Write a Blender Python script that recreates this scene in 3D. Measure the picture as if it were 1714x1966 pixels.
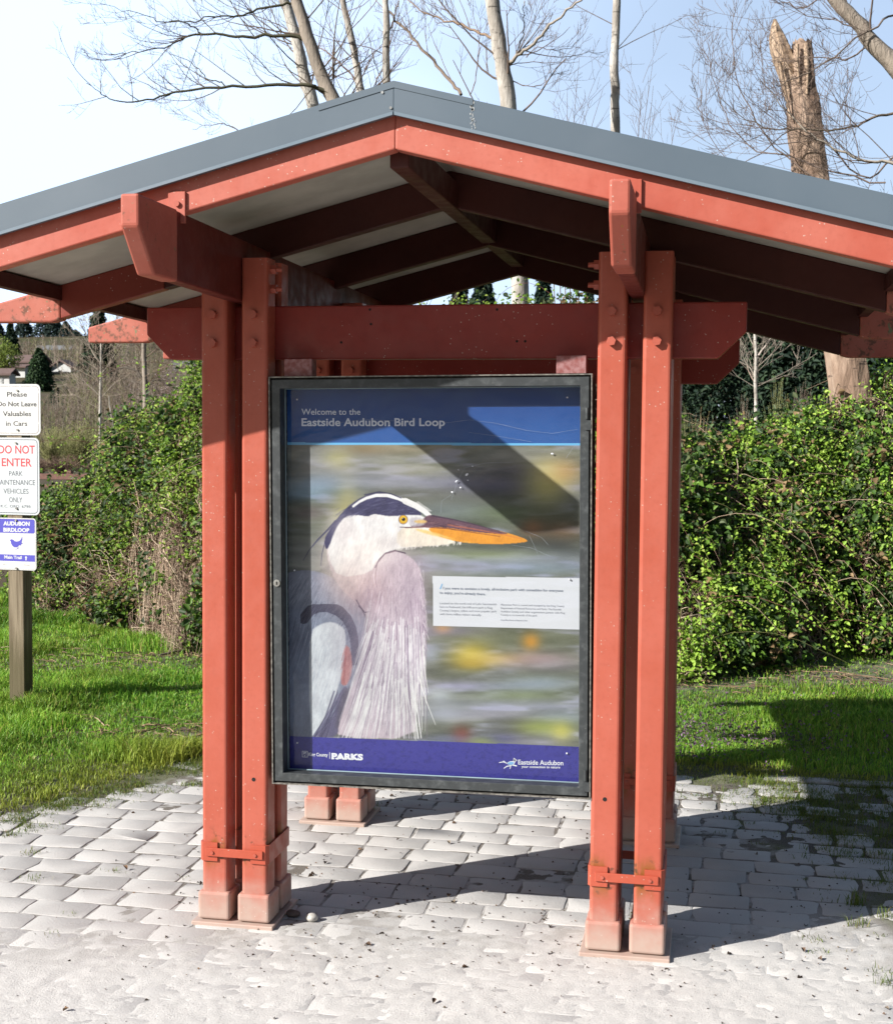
import bpy, bmesh, math, random
import numpy as np
from mathutils import Vector, Matrix

for o in list(bpy.data.objects):
    bpy.data.objects.remove(o)
SC = bpy.context.scene
COL = SC.collection
rad = math.radians

# ------------------------------------------------------------------ camera
FPX, CAM = 2612.69, np.array([1.6546, -4.2409, 1.6543])
YAW, PIT, ROL = 0.19343, -0.05954, 0.00826
_F = np.array([-math.sin(YAW) * math.cos(PIT), math.cos(YAW) * math.cos(PIT), math.sin(PIT)])
_R0 = np.array([math.cos(YAW), math.sin(YAW), 0.0])
_U0 = np.cross(_R0, _F)
_R = _R0 * math.cos(ROL) + _U0 * math.sin(ROL)
_U = -_R0 * math.sin(ROL) + _U0 * math.cos(ROL)


def at(x, y, v, ax=1):
    """point of the place on the plane (axis ax = v) along a sight line measured in the photo"""
    d = _F + _R * (x - 857) / FPX - _U * (y - 983) / FPX
    t = (v - CAM[ax]) / d[ax]
    return Vector(CAM + d * t)


def pix(P):
    P = np.asarray(P, float) - CAM
    z = P @ _F
    return 857 + FPX * (P @ _R) / z, 983 - FPX * (P @ _U) / z


cam = bpy.data.cameras.new('camera')
cam.sensor_fit = 'HORIZONTAL'
cam.sensor_width = 36.0
cam.lens = FPX / 1714 * 36
cam.clip_start, cam.clip_end = 0.1, 5000
cam.dof.use_dof = True
cam.dof.focus_distance = 4.4
cam.dof.aperture_fstop = 16
co = bpy.data.objects.new('camera', cam)
COL.objects.link(co)
co.matrix_world = Matrix(((_R[0], _U[0], -_F[0], CAM[0]), (_R[1], _U[1], -_F[1], CAM[1]),
                          (_R[2], _U[2], -_F[2], CAM[2]), (0, 0, 0, 1)))
SC.camera = co

# ------------------------------------------------------------------ light
SUN_TRAVEL = Vector((1.27, 1.0, -.97)).normalized()
EL = math.asin(-SUN_TRAVEL.z)
AZ = math.atan2(-SUN_TRAVEL.x, -SUN_TRAVEL.y)
sun = bpy.data.lights.new('sun', 'SUN')
sun.energy = 5.0
sun.angle = rad(0.5)
sun.color = (1.0, 0.965, 0.915)
so = bpy.data.objects.new('sun', sun)
COL.objects.link(so)
so.rotation_euler = SUN_TRAVEL.to_track_quat('-Z', 'Y').to_euler()

W_ = bpy.data.worlds.new('World')
SC.world = W_
W_.use_nodes = True
nt = W_.node_tree
nt.nodes.clear()
n_out = nt.nodes.new('ShaderNodeOutputWorld')
n_bg = nt.nodes.new('ShaderNodeBackground')
n_sky = nt.nodes.new('ShaderNodeTexSky')
n_sky.sky_type = 'NISHITA'
n_sky.sun_disc = False
n_sky.sun_elevation = EL
n_sky.sun_rotation = AZ % (2 * math.pi)
n_sky.air_density = 1.0
n_sky.dust_density = 1.2
n_sky.ozone_density = 1.0
n_bg.inputs['Strength'].default_value = 0.05
n_tc = nt.nodes.new('ShaderNodeTexCoord')
n_map = nt.nodes.new('ShaderNodeMapping')
n_map.inputs['Scale'].default_value = (1.6, 1.6, 3.2)
n_noi = nt.nodes.new('ShaderNodeTexNoise')
n_noi.inputs['Scale'].default_value = 1.4
n_noi.inputs['Detail'].default_value = 4
n_dot = nt.nodes.new('ShaderNodeVectorMath')
n_dot.operation = 'DOT_PRODUCT'
n_dot.inputs[1].default_value = (-0.93, -0.10, -0.55)      # thin cloud thickens to one side and towards the horizon
n_add = nt.nodes.new('ShaderNodeMath')
n_add.operation = 'MULTIPLY_ADD'
n_add.inputs[1].default_value = 0.45
n_rmp = nt.nodes.new('ShaderNodeMapRange')
n_rmp.interpolation_type = 'SMOOTHSTEP'
n_rmp.inputs['From Min'].default_value = -0.02
n_rmp.inputs['From Max'].default_value = 0.40
n_rmp.inputs['To Min'].default_value = 0.44
n_rmp.inputs['To Max'].default_value = 1.0
n_mix = nt.nodes.new('ShaderNodeMix')
n_mix.data_type = 'RGBA'
n_mix.inputs[7].default_value = (10.2, 12.8, 17.0, 1)
L = nt.links.new
L(n_tc.outputs['Generated'], n_map.inputs['Vector'])
L(n_map.outputs[0], n_noi.inputs['Vector'])
L(n_tc.outputs['Generated'], n_dot.inputs[0])
L(n_noi.outputs[0], n_add.inputs[0])
L(n_dot.outputs['Value'], n_add.inputs[2])
L(n_add.outputs[0], n_rmp.inputs['Value'])
# thin cloud with added brightness on the view side only, keeping ambient light dim
n_dot2 = nt.nodes.new('ShaderNodeVectorMath')
n_dot2.operation = 'DOT_PRODUCT'
n_dot2.inputs[1].default_value = (-0.19, 0.98, -0.25)
n_fr = nt.nodes.new('ShaderNodeMapRange')
n_fr.interpolation_type = 'SMOOTHSTEP'
n_fr.inputs['From Min'].default_value = 0.30
n_fr.inputs['From Max'].default_value = 0.80
n_mul = nt.nodes.new('ShaderNodeMath')
n_mul.operation = 'MULTIPLY'
L(n_tc.outputs['Generated'], n_dot2.inputs[0])
L(n_dot2.outputs['Value'], n_fr.inputs['Value'])
L(n_rmp.outputs[0], n_mul.inputs[0])
L(n_fr.outputs[0], n_mul.inputs[1])
L(n_mul.outputs[0], n_mix.inputs[0])
L(n_sky.outputs[0], n_mix.inputs[6])
L(n_mix.outputs[2], n_bg.inputs['Color'])
L(n_bg.outputs[0], n_out.inputs['Surface'])

SC.view_settings.view_transform = 'Standard'
SC.view_settings.look = 'None'
SC.view_settings.exposure = 0.92
SC.view_settings.gamma = 1.0
SC.render.engine = 'CYCLES'
SC.cycles.use_denoising = True
SC.cycles.max_bounces = 6
SC.cycles.transparent_max_bounces = 8
SC.cycles.caustics_reflective = False
SC.cycles.caustics_refractive = False

# ------------------------------------------------------------------ helpers
rng = np.random.default_rng(7)
random.seed(7)


def lin(r, g, b):
    return tuple(((c / 255) / 12.92 if c / 255 <= .04045 else ((c / 255 + .055) / 1.055) ** 2.4) for c in (r, g, b))


KSUN = 2.0                       # how much brighter than its albedo a sunlit surface shows at this exposure


def alb(r, g, b):
    return tuple(c / KSUN for c in lin(r, g, b))


def tag(o, label=None, cat=None, group=None, kind=None):
    if label: o['label'] = label
    if cat: o['category'] = cat
    if group: o['group'] = group
    if kind: o['kind'] = kind
    return o


def empty(name, loc=(0, 0, 0), label=None, cat=None, group=None):
    o = bpy.data.objects.new(name, None)
    o.empty_display_size = 0.1
    o.location = loc
    COL.objects.link(o)
    return tag(o, label, cat, group)


def link(name, me, mat, parent=None):
    o = bpy.data.objects.new(name, me)
    COL.objects.link(o)
    if mat is not None and not me.materials:
        me.materials.append(mat)
    if parent is not None:
        o.parent = parent
        o.location = -parent_off(parent)
    return o


def parent_off(p):
    v = Vector(p.location)
    while p.parent is not None:
        p = p.parent
        v = v + p.location
    return v


class MB:
    def __init__(s):
        s.v, s.f = [], []

    def add(s, verts, faces):
        n = len(s.v)
        s.v += [tuple(v) for v in verts]
        s.f += [tuple(i + n for i in f) for f in faces]
        return s

    def bm(s, bm):
        bm.verts.index_update()
        s.add([v.co[:] for v in bm.verts], [[v.index for v in f.verts] for f in bm.faces])
        bm.free()
        return s

    def box(s, x0, x1, y0, y1, z0, z1, bev=0, seg=2, vertical=False):
        b = bmesh.new()
        bmesh.ops.create_cube(b, size=1)
        for v in b.verts:
            v.co = Vector(((x0 + x1) / 2 + v.co.x * (x1 - x0), (y0 + y1) / 2 + v.co.y * (y1 - y0), (z0 + z1) / 2 + v.co.z * (z1 - z0)))
        if bev:
            es = [e for e in b.edges if not vertical or abs(e.verts[0].co.z - e.verts[1].co.z) > 1e-6]
            bmesh.ops.bevel(b, geom=es, offset=bev, segments=seg, affect='EDGES', profile=.5)
        return s.bm(b)

    def prism(s, poly, ax, a0, a1, bev=0, seg=2):
        """polygon in the two other axes, extruded along ax"""
        b = bmesh.new()
        def P(p, a):
            return {0: (a, p[0], p[1]), 1: (p[0], a, p[1]), 2: (p[0], p[1], a)}[ax]
        lo = [b.verts.new(P(p, a0)) for p in poly]
        hi = [b.verts.new(P(p, a1)) for p in poly]
        n = len(poly)
        b.faces.new(lo[::-1]); b.faces.new(hi)
        for i in range(n):
            b.faces.new((lo[i], lo[(i + 1) % n], hi[(i + 1) % n], hi[i]))
        bmesh.ops.recalc_face_normals(b, faces=b.faces[:])
        if bev:
            bmesh.ops.bevel(b, geom=b.edges[:], offset=bev, segments=seg, affect='EDGES', profile=.5)
        return s.bm(b)

    def cyl(s, c, r, h, ax=1, n=6, r2=None, bev=0, rot=0.0):
        """cylinder from c along +ax, height h"""
        r2 = r if r2 is None else r2
        vs = []
        for k, (rr, hh) in enumerate(((r, 0), (r, h * (1 - .25 * bool(bev))), (r2 if not bev else r * .8, h))):
            for i in range(n):
                a = 2 * math.pi * i / n + rot
                p = [0, 0, 0]
                o1, o2 = [q for q in (0, 1, 2) if q != ax]
                p[o1] = c[o1] + rr * math.cos(a); p[o2] = c[o2] + rr * math.sin(a); p[ax] = c[ax] + hh
                vs.append(p)
        fs = [tuple(range(n))[::-1], tuple(range(2 * n, 3 * n))]
        for k in (0, 1):
            for i in range(n):
                fs.append((k * n + i, k * n + (i + 1) % n, (k + 1) * n + (i + 1) % n, (k + 1) * n + i))
        b = bmesh.new()
        bv = [b.verts.new(v) for v in vs]
        for f in fs:
            b.faces.new([bv[i] for i in f])
        bmesh.ops.remove_doubles(b, verts=b.verts[:], dist=1e-6)
        bmesh.ops.recalc_face_normals(b, faces=b.faces[:])
        return s.bm(b)

    def poly(s, pts):
        return s.add(pts, [tuple(range(len(pts)))])

    def build(s, name, mat, parent=None, smooth=False):
        me = bpy.data.meshes.new(name)
        me.from_pydata(s.v, [], s.f)
        if smooth:
            me.polygons.foreach_set('use_smooth', [True] * len(me.polygons))
        me.update()
        return link(name, me, mat, parent)


def np_mesh(name, co, faces, mat, parent=None, col=None, smooth=False):
    """faces: list of (m,k) index arrays"""
    me = bpy.data.meshes.new(name)
    co = np.asarray(co, np.float32)
    me.vertices.add(len(co))
    me.vertices.foreach_set('co', co.ravel())
    loops = np.concatenate([f.ravel() for f in faces]).astype(np.int32)
    tot = np.concatenate([np.full(len(f), f.shape[1]) for f in faces]).astype(np.int32)
    start = np.concatenate([[0], np.cumsum(tot)[:-1]]).astype(np.int32)
    me.loops.add(len(loops))
    me.loops.foreach_set('vertex_index', loops)
    me.polygons.add(len(tot))
    me.polygons.foreach_set('loop_start', start)
    if smooth:
        me.polygons.foreach_set('use_smooth', np.ones(len(tot), bool))
    me.update(calc_edges=True)
    me.validate()
    if col is not None:
        a = me.color_attributes.new('tint', 'FLOAT_COLOR', 'POINT')
        c4 = np.ones((len(co), 4), np.float32)
        c4[:, :3] = col
        a.data.foreach_set('color', c4.ravel())
    return link(name, me, mat, parent)


def vnoise(x, y, seed=0):
    x = np.asarray(x, float); y = np.asarray(y, float)
    xi, yi = np.floor(x).astype(np.int64), np.floor(y).astype(np.int64)
    fx, fy = x - xi, y - yi
    fx, fy = fx * fx * (3 - 2 * fx), fy * fy * (3 - 2 * fy)
    def h(a, b):
        n = (a * 374761393 + b * 668265263 + seed * 982451653) & 0xffffffff
        n = ((n ^ (n >> 13)) * 1274126177) & 0xffffffff
        return ((n ^ (n >> 16)) & 0xffff) / 65535.0
    return (h(xi, yi) * (1 - fx) * (1 - fy) + h(xi + 1, yi) * fx * (1 - fy) + h(xi, yi + 1) * (1 - fx) * fy + h(xi + 1, yi + 1) * fx * fy)


def fbm(x, y, seed=0, oc=4):
    t, a, s = 0, .5, 0
    for k in range(oc):
        t = t + a * vnoise(x * 2 ** k, y * 2 ** k, seed + k * 17); s += a; a *= .5
    return t / s


def sstep(a, b, x):
    t = np.clip((np.asarray(x, float) - a) / (b - a), 0, 1)
    return t * t * (3 - 2 * t)


# ------------------------------------------------------------------ materials
def new_mat(name):
    m = bpy.data.materials.new(name)
    m.use_nodes = True
    t = m.node_tree
    b = t.nodes['Principled BSDF']
    return m, t, b


def nd(t, typ, **kw):
    n = t.nodes.new(typ)
    for k, v in kw.items():
        if k in n.inputs.keys() if isinstance(k, str) else False:
            n.inputs[k].default_value = v
        else:
            setattr(n, k, v)
    return n


def ramp(t, src, stops):
    r = t.nodes.new('ShaderNodeValToRGB')
    e = r.color_ramp.elements
    while len(e) < len(stops):
        e.new(.5)
    for i, (p, c) in enumerate(stops):
        e[i].position = p
        e[i].color = (*c, 1) if len(c) == 3 else c
    t.links.new(src, r.inputs[0])
    return r.outputs[0]


def noise(t, scale, detail=3, rough=.55, coord='Object', dist=0, scl=None):
    tc = t.nodes.new('ShaderNodeTexCoord')
    src = tc.outputs[coord] if coord != 'World' else t.nodes.new('ShaderNodeNewGeometry').outputs['Position']
    if scl:
        mp = t.nodes.new('ShaderNodeMapping')
        mp.inputs['Scale'].default_value = scl
        t.links.new(src, mp.inputs[0]); src = mp.outputs[0]
    n = t.nodes.new('ShaderNodeTexNoise')
    n.inputs['Scale'].default_value = scale
    n.inputs['Detail'].default_value = detail
    n.inputs['Roughness'].default_value = rough
    n.inputs['Distortion'].default_value = dist
    t.links.new(src, n.inputs['Vector'])
    return n.outputs[0]


def mixc(t, fac, a, b):
    m = t.nodes.new('ShaderNodeMix'); m.data_type = 'RGBA'
    for sock, v in ((0, fac), (6, a), (7, b)):
        if hasattr(v, 'is_output'):
            t.links.new(v, m.inputs[sock])
        else:
            m.inputs[sock].default_value = v if sock == 0 else ((*v, 1) if len(v) == 3 else v)
    return m.outputs[2]


def math_(t, op, a, b=None, c=None, clamp=False):
    m = t.nodes.new('ShaderNodeMath'); m.operation = op; m.use_clamp = clamp
    for i, v in enumerate((a, b, c)):
        if v is None: continue
        if hasattr(v, 'is_output'): t.links.new(v, m.inputs[i])
        else: m.inputs[i].default_value = v
    return m.outputs[0]


def mrange(t, v, a, b, c=0., d=1., smooth=True):
    m = t.nodes.new('ShaderNodeMapRange')
    m.interpolation_type = 'SMOOTHSTEP' if smooth else 'LINEAR'
    t.links.new(v, m.inputs[0])
    for i, x in enumerate((a, b, c, d)): m.inputs[i + 1].default_value = x
    return m.outputs[0]


def bump(t, b, h, strength=.2, dist=.01):
    n = t.nodes.new('ShaderNodeBump')
    n.inputs['Strength'].default_value = strength
    n.inputs['Distance'].default_value = dist
    t.links.new(h, n.inputs['Height'])
    t.links.new(n.outputs[0], b.inputs['Normal'])


def sep(t, coord='World'):
    s = t.nodes.new('ShaderNodeSeparateXYZ')
    if coord == 'World':
        t.links.new(t.nodes.new('ShaderNodeNewGeometry').outputs['Position'], s.inputs[0])
    else:
        t.links.new(t.nodes.new('ShaderNodeTexCoord').outputs[coord], s.inputs[0])
    return s.outputs


def mat_paint(name, base, faded, rough=.42, specks=True, grime=False, dusty_foot=False, rust=False, lichen=0.):
    m, t, b = new_mat(name)
    c = mixc(t, mrange(t, noise(t, 3.5, 4, coord='World'), .35, .7), base, faded)
    # fine mottling of old paint
    c = mixc(t, math_(t, 'MULTIPLY', mrange(t, noise(t, 60, 3, coord='World'), .45, .75), .22), c, tuple(x * .72 for x in base))
    # long drip streaks
    c = mixc(t, math_(t, 'MULTIPLY', mrange(t, noise(t, 5, 4, coord='World', scl=(9, 9, .5)), .56, .8), .16), c, tuple(x * .62 for x in base))
    if rust:
        z = sep(t)
        hz = math_(t, 'MULTIPLY', mrange(t, z[2], .16, .24), mrange(t, z[2], .345, .27))
        f = math_(t, 'MULTIPLY', hz, mrange(t, noise(t, 14, 4, coord='World', scl=(1, 1, .35)), .47, .60))
        c = mixc(t, math_(t, 'MULTIPLY', f, .9), c, (.20, .075, .012))
        f2 = math_(t, 'MULTIPLY', hz, mrange(t, noise(t, 38, 4, coord='World'), .56, .66))
        c = mixc(t, math_(t, 'MULTIPLY', f2, .8), c, (.05, .035, .02))
    if dusty_foot:
        z = sep(t)
        f = mrange(t, math_(t, 'ADD', z[2], math_(t, 'MULTIPLY', noise(t, 16, 4, coord='World'), .16)), .30, .07)
        c = mixc(t, math_(t, 'MULTIPLY', f, .84), c, (.40, .34, .29))
    if specks:
        v = t.nodes.new('ShaderNodeTexVoronoi')
        v.inputs['Scale'].default_value = 58
        t.links.new(t.nodes.new('ShaderNodeNewGeometry').outputs['Position'], v.inputs['Vector'])
        f = math_(t, 'MULTIPLY', mrange(t, v.outputs['Distance'], .14, .07), mrange(t, noise(t, 7, 2, coord='World'), .46, .56))
        c = mixc(t, math_(t, 'MULTIPLY', f, .75), c, (.48, .42, .36))
    if lichen:
        f = mrange(t, noise(t, 34, 5, .7, coord='World'), .66 - .2 * lichen, .78 - .2 * lichen)
        c = mixc(t, math_(t, 'MULTIPLY', f, .75), c, (.075, .05, .03))
        f = mrange(t, noise(t, 22, 5, .7, coord='World', scl=(1.3, 1, 1)), .69 - .09 * lichen, .72 - .09 * lichen)
        c = mixc(t, f, c, (.16, .17, .09))
        f = mrange(t, noise(t, 13, 3, .6, coord='World'), .72, .75)
        c = mixc(t, math_(t, 'MULTIPLY', f, .8), c, (.30, .17, .02))
    t.links.new(c, b.inputs['Base Color'])
    r = mrange(t, noise(t, 18, 3, coord='World'), .3, .7, rough - .08, rough + .12)
    t.links.new(r, b.inputs['Roughness'])
    b.inputs['Specular IOR Level'].default_value = .35
    bump(t, b, noise(t, 90, 3, coord='World'), .10, .002)
    return m


RED = (.44, .090, .052)
RED_F = (.52, .155, .105)
M = {}
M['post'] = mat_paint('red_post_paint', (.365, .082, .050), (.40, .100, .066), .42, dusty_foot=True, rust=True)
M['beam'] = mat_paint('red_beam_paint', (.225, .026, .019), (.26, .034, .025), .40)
M['purlin'] = mat_paint('shaded_purlin_paint', (.11, .017, .013), (.14, .024, .018), .5, specks=False)  # purlin red darkened, its shade put into the colour
M['barge'] = mat_paint('faded_red_paint', (.385, .084, .054), (.44, .125, .088), .45)
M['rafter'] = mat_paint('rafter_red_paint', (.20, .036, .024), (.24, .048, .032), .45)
M['inner'] = mat_paint('shade_darkened_red_paint', (.050, .010, .008), (.065, .014, .010), .55, specks=False)  # shade under the roof put into the paint of rafters, ridge and eaves
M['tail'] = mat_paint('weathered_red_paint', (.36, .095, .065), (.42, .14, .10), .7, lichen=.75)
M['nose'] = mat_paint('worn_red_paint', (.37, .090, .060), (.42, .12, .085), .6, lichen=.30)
M['clamp'] = mat_paint('clamp_red_paint', (.36, .066, .036), (.40, .085, .050), .40)


def mat_simple(name, c1, c2, scale=8, rough=.6, metal=0., bmp=.1, bs=40, spec=.5, detail=4, scl=None, lo=.35, hi=.68, coord='World'):
    m, t, b = new_mat(name)
    t.links.new(mixc(t, mrange(t, noise(t, scale, detail, coord=coord, scl=scl), lo, hi), c1, c2), b.inputs['Base Color'])
    b.inputs['Roughness'].default_value = rough
    b.inputs['Metallic'].default_value = metal
    b.inputs['Specular IOR Level'].default_value = spec
    if bmp:
        bump(t, b, noise(t, bs, 4, coord=coord, scl=scl), bmp, .004)
    return m


M['flash'] = mat_simple('grey_blue_metal', (.085, .115, .145), (.098, .128, .158), 2.5, .42, 0., .04, 25, .5)
M['lip'] = mat_simple('grey_metal_hem', (.14, .185, .225), (.17, .21, .25), 4, .35, 0., 0)
M['stain'] = mat_simple('lime_streak', (.40, .41, .40), (.16, .19, .23), 140, .8, 0, 0, lo=.45, hi=.6)
M['soffit'] = mat_simple('pale_soffit', (.34, .32, .275), (.42, .395, .34), 6, .8, 0, .1, 60)
M['bolt'] = mat_paint('bolt_red_paint', (.36, .080, .052), (.42, .11, .075), .4, specks=False)
M['steel'] = mat_simple('worn_steel', (.32, .31, .29), (.5, .5, .48), 60, .35, .8, 0)
M['dark'] = mat_simple('dark_hollow', (.006, .005, .005), (.01, .008, .008), 5, .9, 0, 0)
M['hang'] = mat_simple('scuffed_purple_red', (.20, .055, .05), (.30, .15, .15), 60, .6, 0, .2, 80)


def mat_frame():
    m, t, b = new_mat('worn_black_metal')
    c = mixc(t, mrange(t, noise(t, 30, 5, .65, coord='World'), .45, .75), (.030, .034, .036), (.075, .082, .084))
    f = mrange(t, noise(t, 70, 5, .75, coord='World'), .64, .74)
    f = math_(t, 'MULTIPLY', f, mrange(t, noise(t, 5, 2, coord='World'), .42, .62))
    c = mixc(t, f, c, (.30, .29, .26))
    t.links.new(c, b.inputs['Base Color'])
    b.inputs['Roughness'].default_value = .48
    bump(t, b, noise(t, 160, 2, coord='World'), .12, .002)
    return m


M['frame'] = mat_frame()
M['lip_dark'] = mat_simple('bare_edge_metal', (.10, .095, .085), (.28, .26, .23), 70, .4, .3, 0)


def mat_attr(name, rough=.6, trans=0., spec=.3, bumpy=0.):
    m, t, b = new_mat(name)
    a = t.nodes.new('ShaderNodeAttribute'); a.attribute_name = 'tint'
    t.links.new(a.outputs['Color'], b.inputs['Base Color'])
    b.inputs['Roughness'].default_value = rough
    b.inputs['Specular IOR Level'].default_value = spec
    if trans:
        tr = t.nodes.new('ShaderNodeBsdfTranslucent')
        t.links.new(a.outputs['Color'], tr.inputs['Color'])
        mx = t.nodes.new('ShaderNodeMixShader')
        mx.inputs[0].default_value = trans
        t.links.new(b.outputs[0], mx.inputs[1]); t.links.new(tr.outputs[0], mx.inputs[2])
        t.links.new(mx.outputs[0], t.nodes['Material Output'].inputs['Surface'])
    if bumpy:
        bump(t, b, noise(t, 60, 4, coord='World'), bumpy, .004)
    return m


M['leaf'] = mat_attr('bramble_leaf', .5, .36, .25)
M['grass'] = mat_attr('grass_blade', .5, .30, .25)
M['print'] = mat_attr('printed_paper', .5, 0, .12)
M['stem'] = mat_attr('cane_bark', .75, 0, .2)
M['needle'] = mat_attr('needle_foliage', .65, .12, .2)
M['twig'] = mat_attr('twig_bark', .8, 0, .15)


def mat_bark(name, c1, c2, c3, sc=6):
    m, t, b = new_mat(name)
    c = mixc(t, mrange(t, noise(t, sc, 5, .65, coord='World', scl=(1, 1, .35)), .38, .62), c1, c2)
    c = mixc(t, mrange(t, noise(t, sc * 1.2, 4, .6, coord='World', scl=(.6, .6, 2.6)), .60, .68), c, c3)
    t.links.new(c, b.inputs['Base Color'])
    b.inputs['Roughness'].default_value = .85
    bump(t, b, noise(t, sc * 3, 5, .6, coord='World', scl=(2, 2, .5)), .6, .02)
    return m


M['alder'] = mat_bark('pale_alder_bark', (.46, .43, .385), (.28, .25, .215), (.07, .058, .05), 7)
M['greybark'] = mat_bark('grey_brown_bark', (.28, .235, .19), (.18, .15, .12), (.06, .05, .04), 7)
M['snag'] = mat_bark('weathered_snag_bark', (.34, .245, .18), (.20, .13, .09), (.06, .04, .03), 6)
M['snag_wood'] = mat_simple('bare_split_wood', (.42, .31, .22), (.28, .19, .12), 9, .8, 0, .5, 20, scl=(3, 3, .35))


def mat_wood_post():
    m, t, b = new_mat('weathered_timber')
    g = noise(t, 22, 5, .6, coord='World', scl=(3, 3, .12))
    c = mixc(t, mrange(t, g, .35, .65), (.23, .185, .125), (.12, .09, .055))
    z = sep(t)
    f = mrange(t, math_(t, 'ADD', z[2], math_(t, 'MULTIPLY', noise(t, 16, 3, coord='World', scl=(4, 4, .3)), .35)), .65, .45)
    c = mixc(t, math_(t, 'MULTIPLY', f, .8), c, (.075, .062, .025))
    t.links.new(c, b.inputs['Base Color'])
    b.inputs['Roughness'].default_value = .85
    bump(t, b, g, .4, .005)
    return m


M['timber'] = mat_wood_post()


def mat_sign_white(name, col, wear):
    m, t, b = new_mat(name)
    c = mixc(t, math_(t, 'MULTIPLY', mrange(t, noise(t, 18, 4, coord='World'), .5, .8), .25), col, tuple(x * .8 for x in col))
    t.links.new(c, b.inputs['Base Color'])
    b.inputs['Roughness'].default_value = .35
    return m


M['signwhite'] = mat_sign_white('white_sign_face', (.60, .60, .59), .2)
M['signpale'] = mat_sign_white('pale_blue_white_sign_face', (.53, .56, .58), .2)


def ink(name, c, wear=0., rough=.5):
    m, t, b = new_mat(name)
    if wear:
        f = mrange(t, noise(t, 45, 3, .6, coord='World'), .60 - wear * .15, .72 - wear * .15)
        t.links.new(mixc(t, f, c, (.56, .56, .56)), b.inputs['Base Color'])
    else:
        t.links.new(mixc(t, math_(t, 'MULTIPLY', noise(t, 30, 2, coord='World'), .15), c, tuple(x * .7 for x in c)), b.inputs['Base Color'])
    b.inputs['Roughness'].default_value = rough
    return m


M['ink_black'] = ink('faded_black_ink', (.06, .06, .06), .0)
M['ink_grey'] = ink('grey_ink', (.10, .11, .13), .0)
M['ink_red'] = ink('faded_red_ink', (.50, .05, .06), .0)
M['ink_blue'] = ink('violet_blue_ink', (.075, .070, .42))
M['ink_white'] = ink('white_ink', (.56, .57, .60))
M['ink_pale'] = ink('pale_blue_ink', (.50, .54, .64))
M['ink_text'] = ink('small_text_ink', (.16, .18, .22))
M['ink_text2'] = ink('fine_text_ink', (.24, .25, .28))
M['ink_sky'] = ink('sky_blue_ink', (.14, .32, .52))


def mat_glass():
    m, t, b = new_mat('clear_pane')
    t.nodes.remove(b)
    tr = t.nodes.new('ShaderNodeBsdfTransparent'); tr.inputs[0].default_value = (.96, .97, .98, 1)
    gl = t.nodes.new('ShaderNodeBsdfGlossy'); gl.inputs['Roughness'].default_value = .04
    df = t.nodes.new('ShaderNodeBsdfDiffuse'); df.inputs[0].default_value = (.62, .66, .72, 1)
    lw = t.nodes.new('ShaderNodeLayerWeight'); lw.inputs[0].default_value = .5
    fr_ = math_(t, 'MULTIPLY_ADD', math_(t, 'POWER', lw.outputs['Facing'], 5.0), .55, .030)     # a thin sheet reflects the same from both sides
    bp = t.nodes.new('ShaderNodeBump'); bp.inputs['Strength'].default_value = .25; bp.inputs['Distance'].default_value = .01
    t.links.new(noise(t, 4.5, 3, coord='Object', dist=.8), bp.inputs['Height'])
    t.links.new(bp.outputs[0], gl.inputs['Normal'])
    m1 = t.nodes.new('ShaderNodeMixShader'); m1.inputs[0].default_value = .014      # dust film on the plastic
    m2 = t.nodes.new('ShaderNodeMixShader')
    t.links.new(tr.outputs[0], m1.inputs[1]); t.links.new(df.outputs[0], m1.inputs[2])
    t.links.new(fr_, m2.inputs[0]); t.links.new(m1.outputs[0], m2.inputs[1]); t.links.new(gl.outputs[0], m2.inputs[2])
    t.links.new(m2.outputs[0], t.nodes['Material Output'].inputs['Surface'])
    return m


M['glass'] = mat_glass()

# ------------------------------------------------------------------ ground
s_, p_, W, D = .089, .13847, 1.2952, 1.2032
XR = .768


def moss_mask(X, Y):
    r = sstep(-.45, .40, (X - 1.98) * .9 + (Y - 1.45) * .43 + .35 * (fbm(X * 1.7, Y * 1.7, 55, 3) - .5))
    l = sstep(-.25, .10, -(X + 1.04) * .93 + (Y - 1.5) * .38)
    b = sstep(1.75, 2.35, Y + .12 * (X - .5))
    return np.maximum(np.maximum(r * .9, l), b * .75)


def dusty(X, Y):
    return sstep(.55, -.55, Y - .25 * (X - .2)) * (1 - .7 * sstep(2.0, 2.6, X))


def dirt_h(X, Y):
    m = moss_mask(X, Y); d = dusty(X, Y)
    n1 = fbm(X * 3.1, Y * 3.1, 3); n2 = fbm(X * 17, Y * 17, 9, 3)
    h = -.0024 + .002 * (n1 - .5) + .003 * (n2 - .5)
    n5 = fbm(X * 38, Y * 38, 15, 2)
    h = h * (1 - d) + d * (.0006 + .0030 * (n1 - .5) + .0030 * (n2 - .5) + .0050 * (n5 - .5))
    h = h * (1 - m) + m * (-.0045 + .030 * (n1 - .46) + .012 * (n2 - .5))
    lw = sstep(.0, .35, -(X + 1.08) * .93 + (Y - 1.5) * .38)
    rw = sstep(2.25, 2.6, Y + .05 * (X - 1.5))
    lawn = np.maximum(lw, rw)
    h = h * (1 - lawn) + lawn * (.012 + .07 * (fbm(X * 1.3, Y * 1.3, 21) - .45) + .02 * (n2 - .5))
    return h, m, d, lawn


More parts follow.
